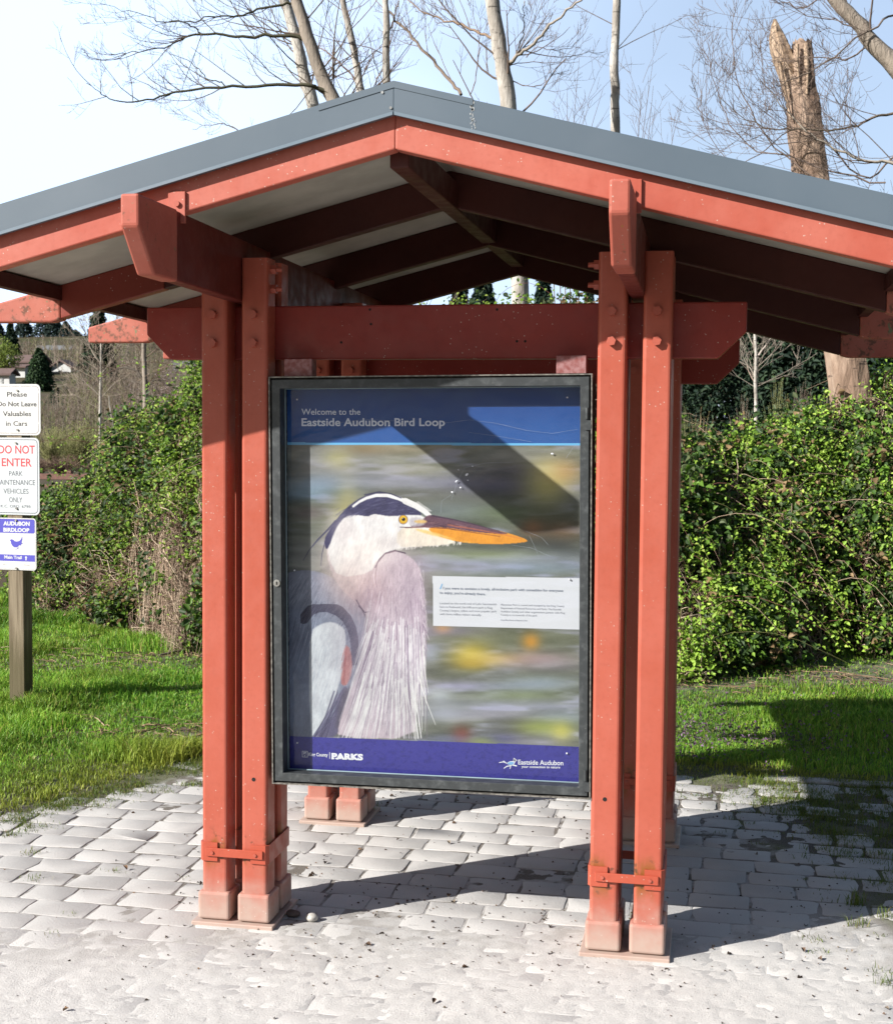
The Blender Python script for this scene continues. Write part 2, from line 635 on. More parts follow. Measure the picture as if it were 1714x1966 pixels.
xs = np.concatenate([np.arange(-4.6, -1.5, .05), np.arange(-1.5, 3.1, .012), np.arange(3.1, 4.6, .05)])
ys = np.concatenate([np.arange(-4.4, -1.1, .05), np.arange(-1.1, 2.6, .012), np.arange(2.6, 8.6, .034)])
GX, GY = np.meshgrid(xs, ys)
H, MM, DD, LW = dirt_h(GX, GY)
c_dust = np.array((.49, .475, .455)); c_soil = np.array((.055, .043, .031)); c_moss = np.array((.060, .066, .018)); c_joint = np.array((.095, .080, .064))
n3 = fbm(GX * 5, GY * 5, 31)[..., None]; n4 = fbm(GX * 26, GY * 26, 41, 3)[..., None]
cj = c_joint * (1 - sstep(.45, .6, n4)) + c_dust * .62 * sstep(.45, .6, n4)
cc = cj * (1 - DD[..., None]) + c_dust * (.92 + .16 * n4) * DD[..., None]
mossc = c_soil * (1 - sstep(.40, .62, n3)) + c_moss * sstep(.40, .62, n3)
mfac = sstep(.15, .5, MM)[..., None]
cc = cc * (1 - mfac) + mossc * mfac
soilc = np.array((.075, .055, .036)) * (1 - sstep(.35, .6, n3)) + np.array((.055, .075, .018)) * sstep(.35, .6, n3)
cc = cc * (1 - LW[..., None]) + soilc * LW[..., None]
ny, nx = GX.shape
idx = np.arange(nx * ny).reshape(ny, nx)
qf = np.stack([idx[:-1, :-1], idx[:-1, 1:], idx[1:, 1:], idx[1:, :-1]], -1).reshape(-1, 4)
m_, t_, b_ = new_mat('sandy_soil')
a_ = t_.nodes.new('ShaderNodeAttribute'); a_.attribute_name = 'tint'
sp_ = mrange(t_, noise(t_, 110, 5, .75, coord='World'), .56, .68)
cM = mixc(t_, math_(t_, 'MULTIPLY', sp_, .6), a_.outputs['Color'], (.10, .085, .07))
sp2 = mrange(t_, noise(t_, 340, 3, .7, coord='World'), .35, .7)
cM = mixc(t_, math_(t_, 'MULTIPLY', sp2, .25), cM, (.62, .60, .57))
t_.links.new(cM, b_.inputs['Base Color'])
b_.inputs['Roughness'].default_value = .95
b_.inputs['Specular IOR Level'].default_value = .1
bump(t_, b_, noise(t_, 150, 4, .7, coord='World'), .5, .006)
tag(np_mesh('ground', np.stack([GX, GY, H], -1).reshape(-1, 3), [qf], m_, col=cc.reshape(-1, 3), smooth=True), kind='structure')

# wide terrain, rising to the hill far behind
tx = np.concatenate([np.arange(-900, -120, 30.), np.arange(-120, 120, 4.), np.arange(120, 900, 30.)])
ty = np.concatenate([np.arange(-60, 160, 4.), np.arange(160, 1200, 20.)])
TX, TY = np.meshgrid(tx, ty)


def hill(X, Y):
    r = np.asarray(Y, float) + .15 * np.asarray(X, float)
    return 4.0 * sstep(45, 110, r) * sstep(25, -25, X) + 22 * sstep(110, 420, r) * sstep(150, -30, X) + 10 * sstep(200, 500, r) - .06 + 1.6 * (vnoise(X * .03, Y * .03, 5) - .5) * sstep(30, 80, r)


TZ = hill(TX, TY)
hole = (TX > -4.7) & (TX < 4.7) & (TY > -4.5) & (TY < 8.6)
TZ = np.where(hole, -.25, TZ)
ny, nx = TX.shape
idx = np.arange(nx * ny).reshape(ny, nx)
qf = np.stack([idx[:-1, :-1], idx[:-1, 1:], idx[1:, 1:], idx[1:, :-1]], -1).reshape(-1, 4)
tag(np_mesh('terrain', np.stack([TX, TY, TZ], -1).reshape(-1, 3), [qf],
            mat_simple('rough_hillside', (.075, .058, .038), (.050, .058, .024), .16, .95, 0, .3, 3, .1), smooth=True), kind='structure')

# pavers
def build_pavers():
    V, F8, F4, C = [], [], [], []
    y = -4.3
    row = 0
    while y < 2.34:
        rh = .142 + random.uniform(-.006, .006)
        x = -4.2 - random.uniform(0, .2)
        while x < 4.4:
            wdt = random.choice((.165, .195, .205, .215, .235)) + random.uniform(-.008, .008)
            cx, cy = x + wdt / 2, y + rh / 2
            m = float(moss_mask(cx, cy)); d = float(dusty(cx, cy))
            x += wdt
            lawn = -(cx + 1.10) * .93 + (cy - 1.5) * .38
            if lawn > .18: continue
            if m > .75 and random.random() < .25 * m: continue
            g = (.0025 + random.uniform(0, .003)) * (1 - .75 * d) + .010 * m + .0004
            hw, hh = wdt / 2 - g, rh / 2 - g * .8
            q = 1 - .65 * d
            an = random.gauss(0, .012 + .02 * m) * q; ca, sa = math.cos(an), math.sin(an)
            z0 = random.gauss(0, .0008 + .002 * m) * q - .003 * m
            tx_, ty_ = random.gauss(0, .0016 + .004 * m) * q, random.gauss(0, .002 + .004 * m) * q
            cut = .005 + random.uniform(0, .010) + .010 * m
            ring = [(-hw + cut, -hh), (0, -hh), (hw - cut, -hh), (hw, -hh + cut * .7), (hw, 0), (hw, hh - cut * .7), (hw - cut, hh), (0, hh), (-hw + cut, hh), (-hw, hh - cut * .7), (-hw, 0), (-hw, -hh + cut * .7)]
            jj = .0030 * q + .0006 + .002 * m
            jit = [(random.gauss(0, jj), random.gauss(0, jj)) for _ in ring]
            n = len(V)
            for sc, dz in ((1.0, -.05), (1.0, -.0024), (.992, -.0007), (.978, 0.)):
                ox = (1 - sc) * .0
                for (px, py), (jx, jy) in zip(ring, jit):
                    qx = math.copysign(max(abs(px) - (1 - sc) * .11, 0), px) + jx; qy = math.copysign(max(abs(py) - (1 - sc) * .11, 0), py) + jy
                    V.append((cx + qx * ca - qy * sa, cy + qx * sa + qy * ca, z0 + dz + (qx * tx_ + qy * ty_)))
            for k in range(3):
                for i in range(12):
                    F4.append((n + k * 12 + i, n + k * 12 + (i + 1) % 12, n + (k + 1) * 12 + (i + 1) % 12, n + (k + 1) * 12 + i))
            F8.append(tuple(range(n + 36, n + 48)))
            sh = (1 + random.gauss(0, .06) * q) * (1 - .30 * max(0, m - .35))
            base = np.array((.385, .375, .36)) * (1 - d) + np.array((.485, .47, .45)) * d
            C += [tuple(base * sh)] * 48
        y += rh
        row += 1
    return np.array(V), np.array(F4), np.array(F8), np.array(C)


pv, pf4, pf8, pc = build_pavers()
m_, t_, b_ = new_mat('tumbled_concrete_paver')
a_ = t_.nodes.new('ShaderNodeAttribute'); a_.attribute_name = 'tint'
c_ = mixc(t_, math_(t_, 'MULTIPLY', mrange(t_, noise(t_, 7, 4, coord='World'), .35, .7), .55), a_.outputs['Color'], (.455, .442, .425))
sp_ = mrange(t_, noise(t_, 110, 4, .75, coord='World'), .61, .70)
c_ = mixc(t_, math_(t_, 'MULTIPLY', sp_, .5), c_, (.11, .10, .09))
sp2 = mrange(t_, noise(t_, 420, 3, .7, coord='World'), .4, .75)
c_ = mixc(t_, math_(t_, 'MULTIPLY', sp2, .35), c_, (.58, .56, .54))
t_.links.new(c_, b_.inputs['Base Color'])
b_.inputs['Roughness'].default_value = .9
b_.inputs['Specular IOR Level'].default_value = .2
bump(t_, b_, noise(t_, 120, 5, .7, coord='World'), .45, .006)
tag(np_mesh('paving', pv, [pf4, pf8], m_, col=pc), kind='structure')

# flush concrete edging strip behind the paving
kb = MB().box(1.92, 4.4, 2.35, 2.44, -.06, .006, .008)
tag(kb.build('kerb', mat_simple('edging_concrete', (.36, .35, .33), (.24, .23, .21), 20, .9, 0, .4, 80)), kind='structure')

# ------------------------------------------------------------------ the shelter
KIOSK = empty('information_shelter', (XR, .71, 0), 'open red park shelter on four clustered posts under a low grey metal gable roof', 'shelter')


def add_posts():
    for cy in (0, D):
        for cx in (0, W):
            MB().box(cx - .028, cx + p_ + s_ + .028, cy - .028, cy + p_ + s_ + .028, -.02, .012, .003).build('base_plate', M['post'], KIOSK)
            for ix in (0, 1):
                for iy in (0, 1):
                    x0, y0 = cx + ix * p_, cy + iy * p_
                    po = MB().box(x0, x0 + s_, y0, y0 + s_, .010, 2.209 - .033 * (cy > 0), .011, 3, True).build('post', M['post'], KIOSK)
                    e = .0115
                    cap = MB().box(x0 - e, x0 + s_ + e, y0 - e, y0 + s_ + e, .0149, .110, .010, 3)
                    cap.build('base_cap', M['post'], po)
                    if iy == 0:
                        for z in (2.027, 1.935):
                            zz = z - .035 * (cy > 0)
                            MB().cyl((x0 + s_ / 2 - .002, y0 - .016, zz), .0148, .016, 1, 6, rot=.2).build('bolt_head', M['bolt'], po)
                        if cy == 0 and (ix, cx) in ((1, 0), (0, W)):
                            hx, hz = (.181, .496) if cx == 0 else (1.339, .500)
                            MB().cyl((hx, y0 - .0006, hz), .0068, .0015, 1, 14).build('drill_hole', M['dark'], po)
                    if cy == 0 and iy == 0 and (ix, cx) in ((1, 0), (0, W)):
                        sg = 1 if cx == 0 else -1
                        xx = x0 + s_ if sg > 0 else x0
                        for z in (2.175, 2.112):
                            b = MB()
                            h = .018 * sg
                            b.cyl((xx, y0 + s_ * .5, z), .016, h, 0, 6)
                            b.cyl((xx + h, y0 + s_ * .5, z), .008, .018 * sg, 0, 10)
                            b.build('nut', M['bolt'], po)
            # clamp bands hugging the cluster, joined by flat straps
            zc0, zc1 = .213, .276
            if cx > 0: zc0, zc1 = .221, .285
            ex = .006
            X0, X1, Y0, Y1 = cx, cx + p_ + s_, cy, cy + p_ + s_
            for sg in (0, 1):
                b = MB()
                tab = .062
                if sg == 0:
                    pl = [(X0 + tab - .006, Y0 - ex), (X0 + .004, Y0 - ex), (X0 - ex, Y0 + .006), (X0 - ex, Y1 - .006), (X0 + .004, Y1 + ex), (X0 + tab, Y1 + ex), (X0 + tab, Y1 + .0005), (X0 + .006, Y1 + .0005), (X0 - .0005, Y1 - .009), (X0 - .0005, Y0 + .009), (X0 + .006, Y0 - .0005), (X0 + tab - .006, Y0 - .0005)]
                else:
                    pl = [(X1 - tab + .006, Y0 - ex), (X1 - tab + .006, Y0 - .0005), (X1 - .006, Y0 - .0005), (X1 + .0005, Y0 + .009), (X1 + .0005, Y1 - .009), (X1 - .006, Y1 + .0005), (X1 - tab, Y1 + .0005), (X1 - tab, Y1 + ex), (X1 - .004, Y1 + ex), (X1 + ex, Y1 - .006), (X1 + ex, Y0 + .006), (X1 - .004, Y0 - ex)]
                b.prism(pl, 2, zc0, zc1)
                b.build('clamp_band', M['clamp'], KIOSK)
            for ys in (Y0 - ex - .0065, Y1 + ex + .0005):
                b = MB().box(X0 + .018, X1 - .012, ys, ys + .006, (zc0 + zc1) / 2 - .014, (zc0 + zc1) / 2 + .014, .001, 1)
                st = b.build('clamp_strap', M['clamp'], KIOSK)
                for xr in (X0 + .040, X1 - .038):
                    MB().cyl((xr, ys - .004 if ys < Y0 else ys + .006, (zc0 + zc1) / 2), .0055, .004, 1, 12, bev=1).build('rivet', M['bolt'], st)


add_posts()

# cross beams in the gaps of the clusters
for (Y0, dz) in ((0, 0), (D, -.037)):
    zb, zt = 1.886 + dz, 2.0615 + dz
    x0, x1 = -.228, 1.747
    poly = [(x0, zt), (x0, zt - .092), (x0 + .084, zb), (x1 - .086, zb), (x1, zt - .092), (x1, zt)]
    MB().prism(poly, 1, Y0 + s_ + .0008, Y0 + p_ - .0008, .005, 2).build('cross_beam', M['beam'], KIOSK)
# wiring holes and small fixings in the front beam
for (x, y) in ((710, 594), (712, 622), (954, 594), (992, 655), (1008, 655), (655, 657)):
    c = at(x, y, s_ + .0002)
    MB().cyl((c.x, c.y, c.z), .0042, .001, 1, 10).build('screw_hole', M['dark'], KIOSK)

# purlins along the depth, with worn noses
for (xo, zo) in ((0, 0), (W + .004, .004)):
    zt, zb, yf, yr = 2.277 + zo, 2.077 + zo, -.535, 2.0
    x0, x1 = xo + s_ + .001, xo + p_ - .001
    dr = -.030
    poly = [(yf, zb), (yr, zb + dr), (yr, zt + dr), (yf, zt)]
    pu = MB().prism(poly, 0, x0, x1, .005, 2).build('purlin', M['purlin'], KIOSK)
    e = .003
    fe = -.805
    ch = .105
    nose = [(yf - .0005, zb - e), (yf - .0005, zt + e), (fe, zt + e), (fe, zt - .082), (fe + ch, zb - e)]
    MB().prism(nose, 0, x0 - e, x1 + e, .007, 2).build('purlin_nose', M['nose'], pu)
    fe, yr2 = 2.24, yr + .0005
    nose = [(yr2, zb - e + dr), (fe - ch, zb - e + dr), (fe, zt - .082 + dr), (fe, zt + e + dr), (yr2, zt + e + dr)]
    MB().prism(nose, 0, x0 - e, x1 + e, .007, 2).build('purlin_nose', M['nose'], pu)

# rafters
SL = .2571
HS = 1.46
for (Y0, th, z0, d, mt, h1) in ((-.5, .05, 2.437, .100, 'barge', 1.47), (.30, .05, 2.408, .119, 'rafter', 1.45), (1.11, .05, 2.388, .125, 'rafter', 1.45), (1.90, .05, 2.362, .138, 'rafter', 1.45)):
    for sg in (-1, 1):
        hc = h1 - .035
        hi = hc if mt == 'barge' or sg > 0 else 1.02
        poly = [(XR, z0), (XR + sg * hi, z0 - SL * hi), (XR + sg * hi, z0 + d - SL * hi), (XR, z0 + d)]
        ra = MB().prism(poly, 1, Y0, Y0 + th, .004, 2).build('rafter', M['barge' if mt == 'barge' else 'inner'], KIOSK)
        if hi < hc:          # lit outer run stays red; the inner run has shade in its colour
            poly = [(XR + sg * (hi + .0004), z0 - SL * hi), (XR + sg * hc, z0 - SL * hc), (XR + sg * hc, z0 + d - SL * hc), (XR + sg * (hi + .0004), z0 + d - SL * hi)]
            MB().prism(poly, 1, Y0, Y0 + th, .004, 2).build('rafter_lit_end', M['rafter'], ra)
        h2 = h1 + .25
        e = .003
        zk = z0 - SL * h1
        poly = [(XR + sg * (hc + .0005), z0 - SL * hc - e), (XR + sg * h1, zk - e), (XR + sg * h2, zk - e), (XR + sg * h2, z0 + d - SL * h2), (XR + sg * (hc + .0005), z0 + d - SL * hc)]
        if mt == 'barge':
            poly[3] = (XR + sg * h2, z0 + d - SL * h2 - .012); poly[4] = (XR + sg * (hc + .0005), z0 + d - SL * hc - .012)
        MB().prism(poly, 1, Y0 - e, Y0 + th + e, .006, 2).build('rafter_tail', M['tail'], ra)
# brackets that tie the barge rafter to the purlins
for xo, sg in ((p_ + .001, 1), (W + p_ + .005, 1)):
    b = MB().box(xo - .040, xo + .012, -.508, -.5005, 2.245, 2.335, .001, 1)
    br = b.build('bracket', M['barge'], KIOSK)
    MB().cyl((xo - .012, -.515, 2.300), .0085, .007, 1, 12, bev=1).build('bolt_head', M['bolt'], br)
# ridge beam and eave boards
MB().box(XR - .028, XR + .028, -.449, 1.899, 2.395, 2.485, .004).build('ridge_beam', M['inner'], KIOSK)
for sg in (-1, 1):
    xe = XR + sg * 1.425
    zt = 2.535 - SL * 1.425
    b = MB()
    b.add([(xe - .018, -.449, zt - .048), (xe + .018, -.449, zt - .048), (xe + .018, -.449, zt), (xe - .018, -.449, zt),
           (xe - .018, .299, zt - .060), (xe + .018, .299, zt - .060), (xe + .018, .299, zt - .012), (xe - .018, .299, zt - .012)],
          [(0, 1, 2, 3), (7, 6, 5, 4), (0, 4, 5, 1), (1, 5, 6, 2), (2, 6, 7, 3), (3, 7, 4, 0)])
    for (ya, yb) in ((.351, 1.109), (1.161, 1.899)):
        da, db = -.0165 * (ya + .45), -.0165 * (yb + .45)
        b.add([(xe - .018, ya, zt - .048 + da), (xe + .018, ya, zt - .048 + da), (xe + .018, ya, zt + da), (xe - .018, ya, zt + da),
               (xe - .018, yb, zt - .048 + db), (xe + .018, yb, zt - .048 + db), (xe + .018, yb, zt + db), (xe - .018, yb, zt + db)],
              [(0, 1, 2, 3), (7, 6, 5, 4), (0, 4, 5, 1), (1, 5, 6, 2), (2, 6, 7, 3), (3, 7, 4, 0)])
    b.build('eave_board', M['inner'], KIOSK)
# deck with pale soffit, metal sheet on top
dk, sh = MB(), MB()
ya, yb = -.497, 2.0
dz = -.0165 * (yb - ya)
for sg in (-1, 1):
    x1 = XR + sg * HS
    for bm_, lo, hi, ex in ((dk, 2.5405, 2.585, 0), (sh, 2.5855, 2.608, .012)):
        xx = x1 + sg * ex
        q = [(XR, ya, lo), (xx, ya, lo - SL * abs(xx - XR)), (xx, yb + ex, lo - SL * abs(xx - XR) + dz), (XR, yb + ex, lo + dz)]
        q2 = [(x, y, z + hi - lo) for x, y, z in q]
        bm_.add(q + q2, [(0, 1, 2, 3), (7, 6, 5, 4), (0, 4, 5, 1), (1, 5, 6, 2), (2, 6, 7, 3)])
    for k in range(1, 4):          # standing seams
        yy = ya + (yb - ya) * k / 4
        ddz = -.0165 * (yy - ya)
        for w in (0,):
            a = (XR + sg * .06, 2.608 - SL * .06 + ddz); c = (x1, 2.608 - SL * HS + ddz)
            sh.add([(a[0], yy - .008, a[1] - .002), (c[0], yy - .008, c[1] - .002), (c[0], yy + .008, c[1] - .002), (a[0], yy + .008, a[1] - .002),
                    (a[0], yy - .006, a[1] + .016), (c[0], yy - .006, c[1] + .016), (c[0], yy + .006, c[1] + .016), (a[0], yy + .006, a[1] + .016)],
                   [(4, 5, 6, 7), (0, 1, 5, 4), (1, 2, 6, 5), (2, 3, 7, 6), (3, 0, 4, 7)])
dk.build('roof_deck', M['soffit'], KIOSK)
sh.build('roof_sheet', M['flash'], KIOSK)
# gable flashing, front and rear
for (y0, y1, zt, zb, front) in ((-.522, -.503, 2.616, 2.5275, 1), (2.013, 2.032, 2.572, 2.484, 0)):
    for sg in (-1, 1):
        h = HS + .02
        poly = [(XR, zb), (XR + sg * h, zb - SL * h), (XR + sg * h, zt - SL * h), (XR, zt)]
        fl = MB().prism(poly, 1, y0, y1, .0015, 1).build('gable_flashing', M['flash'], KIOSK)
        yl = y0 - .0045 if front else y1 + .0005
        poly = [(XR + sg * .002, zb - .002), (XR + sg * h, zb - .002 - SL * h), (XR + sg * h, zb + .007 - SL * h), (XR + sg * .002, zb + .007)]
        MB().prism(poly, 1, yl, yl + .004).build('flashing_hem', M['lip'], fl)
        if front:
            MB().cyl((XR + sg * .012 - .02, -.5245, 2.588 if sg < 0 else 2.545), .004, .0025, 1, 10).build('screw', M['steel'], fl)
# ridge cap folded over the front flashing
rc = MB()
for sg, hh in ((-1, .215), (1, .222)):
    poly = [(XR, 2.6000), (XR + sg * hh, 2.6000 - SL * hh), (XR + sg * hh, 2.6172 - SL * hh), (XR, 2.6172)]
    rc.prism(poly, 1, -.5240, -.5222)
    a = (XR, 2.6172); c = (XR + sg * hh, 2.6172 - SL * hh)
    rc.add([(a[0], -.5240, a[1]), (c[0], -.5240, c[1]), (c[0], 2.03, c[1] - .043), (a[0], 2.03, a[1] - .043),
            (a[0], -.5240, a[1] + .0015), (c[0], -.5240, c[1] + .0015), (c[0], 2.03, c[1] - .040), (a[0], 2.03, a[1] - .040)],
           [(0, 1, 2, 3), (7, 6, 5, 4), (0, 4, 5, 1), (1, 5, 6, 2), (2, 6, 7, 3)])
rc.build('ridge_cap', M['flash'], KIOSK)
# dried lime streak below the end of the ridge cap
sk = MB()
for k in range(46):
    u = random.random()
    px_, py_ = 905 + random.gauss(0, 2.2) + 3 * u, 192 + 56 * u ** 1.3
    c = at(px_, py_, -.5228)
    r = random.uniform(.0012, .0035) * (1.1 - .5 * u)
    sk.poly([(c.x + r * math.cos(a) * .8, -.5228, c.z + 1.6 * r * math.sin(a)) for a in [i * math.pi / 3 for i in range(6)]])
sk.build('lime_streak', M['stain'], KIOSK)

# ------------------------------------------------------------------ text and flat marks
def text_mesh(s, bold=0.0, slant=0.0, spacing=1.0):
    cu = bpy.data.curves.new('lettering', 'FONT')
    cu.body = s
    cu.size = 1.0
    cu.offset = bold
    cu.shear = slant
    cu.space_character = spacing
    cu.resolution_u = 3
    ob = bpy.data.objects.new('lettering', cu)
    COL.objects.link(ob)
    bpy.context.view_layer.update()
    me = bpy.data.meshes.new_from_object(ob.evaluated_get(bpy.context.evaluated_depsgraph_get()))
    bpy.data.objects.remove(ob)
    v = np.array([tuple(q.co) for q in me.vertices])
    f = [tuple(p.vertices) for p in me.polygons]
    bpy.data.meshes.remove(me)
    return v, f


class Plane:
    """an upright flat surface: maps photo pixels to the surface's own x, z (metres) through the real plane"""
    def __init__(s, root, y):
        s.M = root.matrix_world.copy(); s.Mi = s.M.inverted(); s.y = y
        s.o = s.M @ Vector((0, y, 0)); s.n = (s.M.to_3x3() @ Vector((0, 1, 0))).normalized()

    def loc(s, x, y):
        d = Vector(_F + _R * (x - 857) / FPX - _U * (y - 983) / FPX)
        c = Vector(CAM)
        t = (s.o - c).dot(s.n) / d.dot(s.n)
        q = s.Mi @ (c + d * t)
        return q.x, q.z

    def text(s, body, xl, xr, yb, parent, mat, cap=None, yb2=None, bold=0., slant=0., dy=.0006, name='lettering', spacing=1.0):
        """lettering whose left end, right end and baseline are those seen; cap = height of a capital in pixels"""
        v, f = text_mesh(body, bold, slant, spacing)
        a = s.loc(xl, yb); b = s.loc(xr, yb if yb2 is None else yb2)
        wx = v[:, 0].max() - v[:, 0].min()
        kx = math.hypot(b[0] - a[0], b[1] - a[1]) / wx
        kz = kx if cap is None else (s.loc(xl, yb - cap)[1] - a[1]) / .73
        ux, uz = (b[0] - a[0]) / (kx * wx), (b[1] - a[1]) / (kx * wx)
        X = (v[:, 0] - v[:, 0].min()) * kx
        Z = v[:, 1] * kz
        co = np.stack([a[0] + X * ux, np.full(len(X), s.y - dy), a[1] + X * uz + Z], -1)
        me = bpy.data.meshes.new(name)
        me.from_pydata([tuple(c) for c in co], [], f)
        me.update()
        o = bpy.data.objects.new(name, me); COL.objects.link(o)
        me.materials.append(mat)
        o.parent = parent
        return o

    def poly(s, pts, parent, mat, name, dy=.0005):
        me = bpy.data.meshes.new(name)
        vs, fs = [], []
        for pl in (pts if isinstance(pts[0][0], (tuple, list)) else [pts]):
            n = len(vs)
            for x, y in pl:
                q = s.loc(x, y); vs.append((q[0], s.y - dy, q[1]))
            fs.append(tuple(range(n, n + len(pl))))
        me.from_pydata(vs, [], fs); me.update()
        o = bpy.data.objects.new(name, me); COL.objects.link(o)
        me.materials.append(mat); o.parent = parent
        return o


def stroke_poly(pts, w):
    """outline of a polyline of width w (pixels)"""
    L_, R_ = [], []
    for i, (x, y) in enumerate(pts):
        a = pts[max(i - 1, 0)]; b = pts[min(i + 1, len(pts) - 1)]
        dx, dy = b[0] - a[0], b[1] - a[1]
        l = math.hypot(dx, dy) or 1
        ww = w[i] if isinstance(w, (list, tuple)) else w
        L_.append((x - dy / l * ww / 2, y + dx / l * ww / 2)); R_.append((x + dy / l * ww / 2, y - dx / l * ww / 2))
    return L_ + R_[::-1]


# ------------------------------------------------------------------ the display case
CASE = empty('display_case', (.7627, .002, 1.1607), 'black metal display case with a heron poster behind clear plastic hung in the red shelter', 'display case')
CASE.rotation_euler = (0, -.0100, 0)
bpy.context.view_layer.update()
hw, hh = .5245, .6700


def case_part(mb, name, mat, parent=CASE):
    me = bpy.data.meshes.new(name)
    me.from_pydata(mb.v, [], mb.f); me.update()
    o = bpy.data.objects.new(name, me); COL.objects.link(o); me.materials.append(mat); o.parent = parent
    return o


b = MB()
b.box(-hw, hw, .075, .115, -hh, hh, .002, 1)                           # back of the housing
for (x0, x1, z0, z1) in ((-hw, -hw + .004, -hh, hh), (hw - .004, hw, -hh, hh), (-hw + .0041, hw - .0041, hh - .004, hh), (-hw + .0041, hw - .0041, -hh, -hh + .004)):
    b.box(x0, x1, -.003, .0745, z0, z1)
case_part(b, 'housing', M['lip_dark'])
b = MB()
iw, ih, bw = hw - .0095, hh - .0095, .028
def frame_ring(y0, y1, xo, zo, xi, zi):
    f = MB()
    o_ = [(-xo, -zo), (xo, -zo), (xo, zo), (-xo, zo)]; i_ = [(-xi, -zi), (xi, -zi), (xi, zi), (-xi, zi)]
    v = [(x, y, z) for y in (y0, y1) for x, z in o_] + [(x, y, z) for y in (y0, y1) for x, z in i_]
    fc = []
    for k in range(4):
        n = (k + 1) % 4
        fc += [(k, n, 8 + n, 8 + k), (4 + k, 12 + k, 12 + n, 4 + n), (k, 4 + k, 4 + n, n), (8 + k, 8 + n, 12 + n, 12 + k)]
    b2 = bmesh.new()
    bv = [b2.verts.new(q) for q in v]
    for q in fc: b2.faces.new([bv[i] for i in q])
    bmesh.ops.recalc_face_normals(b2, faces=b2.faces[:])
    bmesh.ops.bevel(b2, geom=b2.edges[:], offset=.0015, segments=1, affect='EDGES')
    f.bm(b2)
    return f
door = case_part(frame_ring(0, .052, iw, ih, iw - bw, ih - bw), 'door_frame', M['frame'])
# bright inner bead along the opening
case_part(frame_ring(.0525, .058, iw - bw + .006, ih - bw + .006, iw - bw - .0022, ih - bw - .0022), 'glazing_bead', mat_simple('pale_bead', (.22, .30, .33), (.16, .22, .25), 8, .4, 0, 0), door)
pane = MB().poly([(-(iw - bw + .004), .0605, -(ih - bw + .004)), (iw - bw + .004, .0605, -(ih - bw + .004)), (iw - bw + .004, .0605, ih - bw + .004), (-(iw - bw + .004), .0605, ih - bw + .004)])   # faces the viewer
case_part(pane, 'clear_pane', M['glass'], door)
b = MB().cyl((-.5025, -.004, -.003), .0115, .0042, 1, 20, bev=1)
lk = case_part(b, 'lock', M['steel'])
case_part(MB().box(-.5040, -.5010, -.0062, -.0043, -.008, .002), 'keyhole', M['dark'], lk)
for z in (.565, -.575):
    b = MB()
    b.cyl((hw - .016, -.003, z - .035), .0048, .034, 2, 10)
    b.box(hw - .022, hw - .004, -.004, .004, z - .040 - .03, z - .040)
    case_part(b, 'hinge', M['frame'])
for x0 in (-.478, .410):
    case_part(MB().box(x0, x0 + .094, .018, .072, hh + .0005, hh + .058, .002, 1), 'hanger', M['hang'])

# ---- the printed sheet: colours laid out like the print, one small face per dot
YP = .0655
PL = Plane(CASE, YP)
NXp, NZp = 540, 732
px0, px1, pz0, pz1 = -.484, .484, -.640, .640
U_ = np.linspace(px0, px1, NXp); Z_ = np.linspace(pz1, pz0, NZp)
UU, ZZ = np.meshgrid(U_, Z_)
Mw = np.array(CASE.matrix_world)
Pw = np.stack([UU, np.full_like(UU, YP), ZZ, np.ones_like(UU)], -1) @ Mw.T
PXp, PYp = pix(Pw[..., :3].reshape(-1, 3))
PXp = PXp.reshape(UU.shape); PYp = PYp.reshape(UU.shape)
SCL = NXp / (PXp[NZp // 2, -1] - PXp[NZp // 2, 0])       # canvas dots per photo pixel


def blur(a, sx, sy=None):
    sy = sx if sy is None else sy
    def k1(a, s, ax):
        if s < .3: return a
        r = int(3 * s) + 1
        k = np.exp(-.5 * (np.arange(-r, r + 1) / s) ** 2); k /= k.sum()
        pad = [(0, 0), (0, 0)]; pad[ax] = (r, r)
        p = np.pad(a, pad, mode='edge')
        out = np.zeros_like(a)
        n = a.shape[ax]
        for i, w in enumerate(k):
            out += w * (p[i:i + n] if ax == 0 else p[:, i:i + n])
        return out
    return k1(k1(a, sx * SCL, 1), sy * SCL, 0)


def mask_poly(pts):
    x, y = PXp, PYp
    ins = np.zeros(x.shape, bool)
    n = len(pts)
    for i in range(n):
        x0, y0 = pts[i]; x1, y1 = pts[(i + 1) % n]
        if y0 == y1: continue
        c = ((y0 > y) != (y1 > y)) & (x < (x1 - x0) * (y - y0) / (y1 - y0) + x0)
        ins ^= c
    return ins.astype(float)


def smooth_pts(pts, it=2):
    for _ in range(it):
        q = []
        for i in range(len(pts)):
            a, b = pts[i], pts[(i + 1) % len(pts)]
            q += [(a[0] * .75 + b[0] * .25, a[1] * .75 + b[1] * .25), (a[0] * .25 + b[0] * .75, a[1] * .25 + b[1] * .75)]
        pts = q
    return pts


IMG = np.zeros(UU.shape + (3,))


def lay(mask, rgb, a=1.):
    global IMG
    c = np.array(rgb, float)
    m = (mask * a)[..., None]
    IMG = IMG * (1 - m) + c * m


def poly(pts, rgb, soft=.5, a=1., sm=1):
    lay(blur(mask_poly(smooth_pts(pts, sm) if sm else pts), soft), rgb, a)


def blob(cx, cy, rx, ry, rgb, a=1., pw=1.):
    r2 = ((PXp - cx) / rx) ** 2 + ((PYp - cy) / ry) ** 2
    lay(np.exp(-(r2 ** pw) * .7), rgb, a)


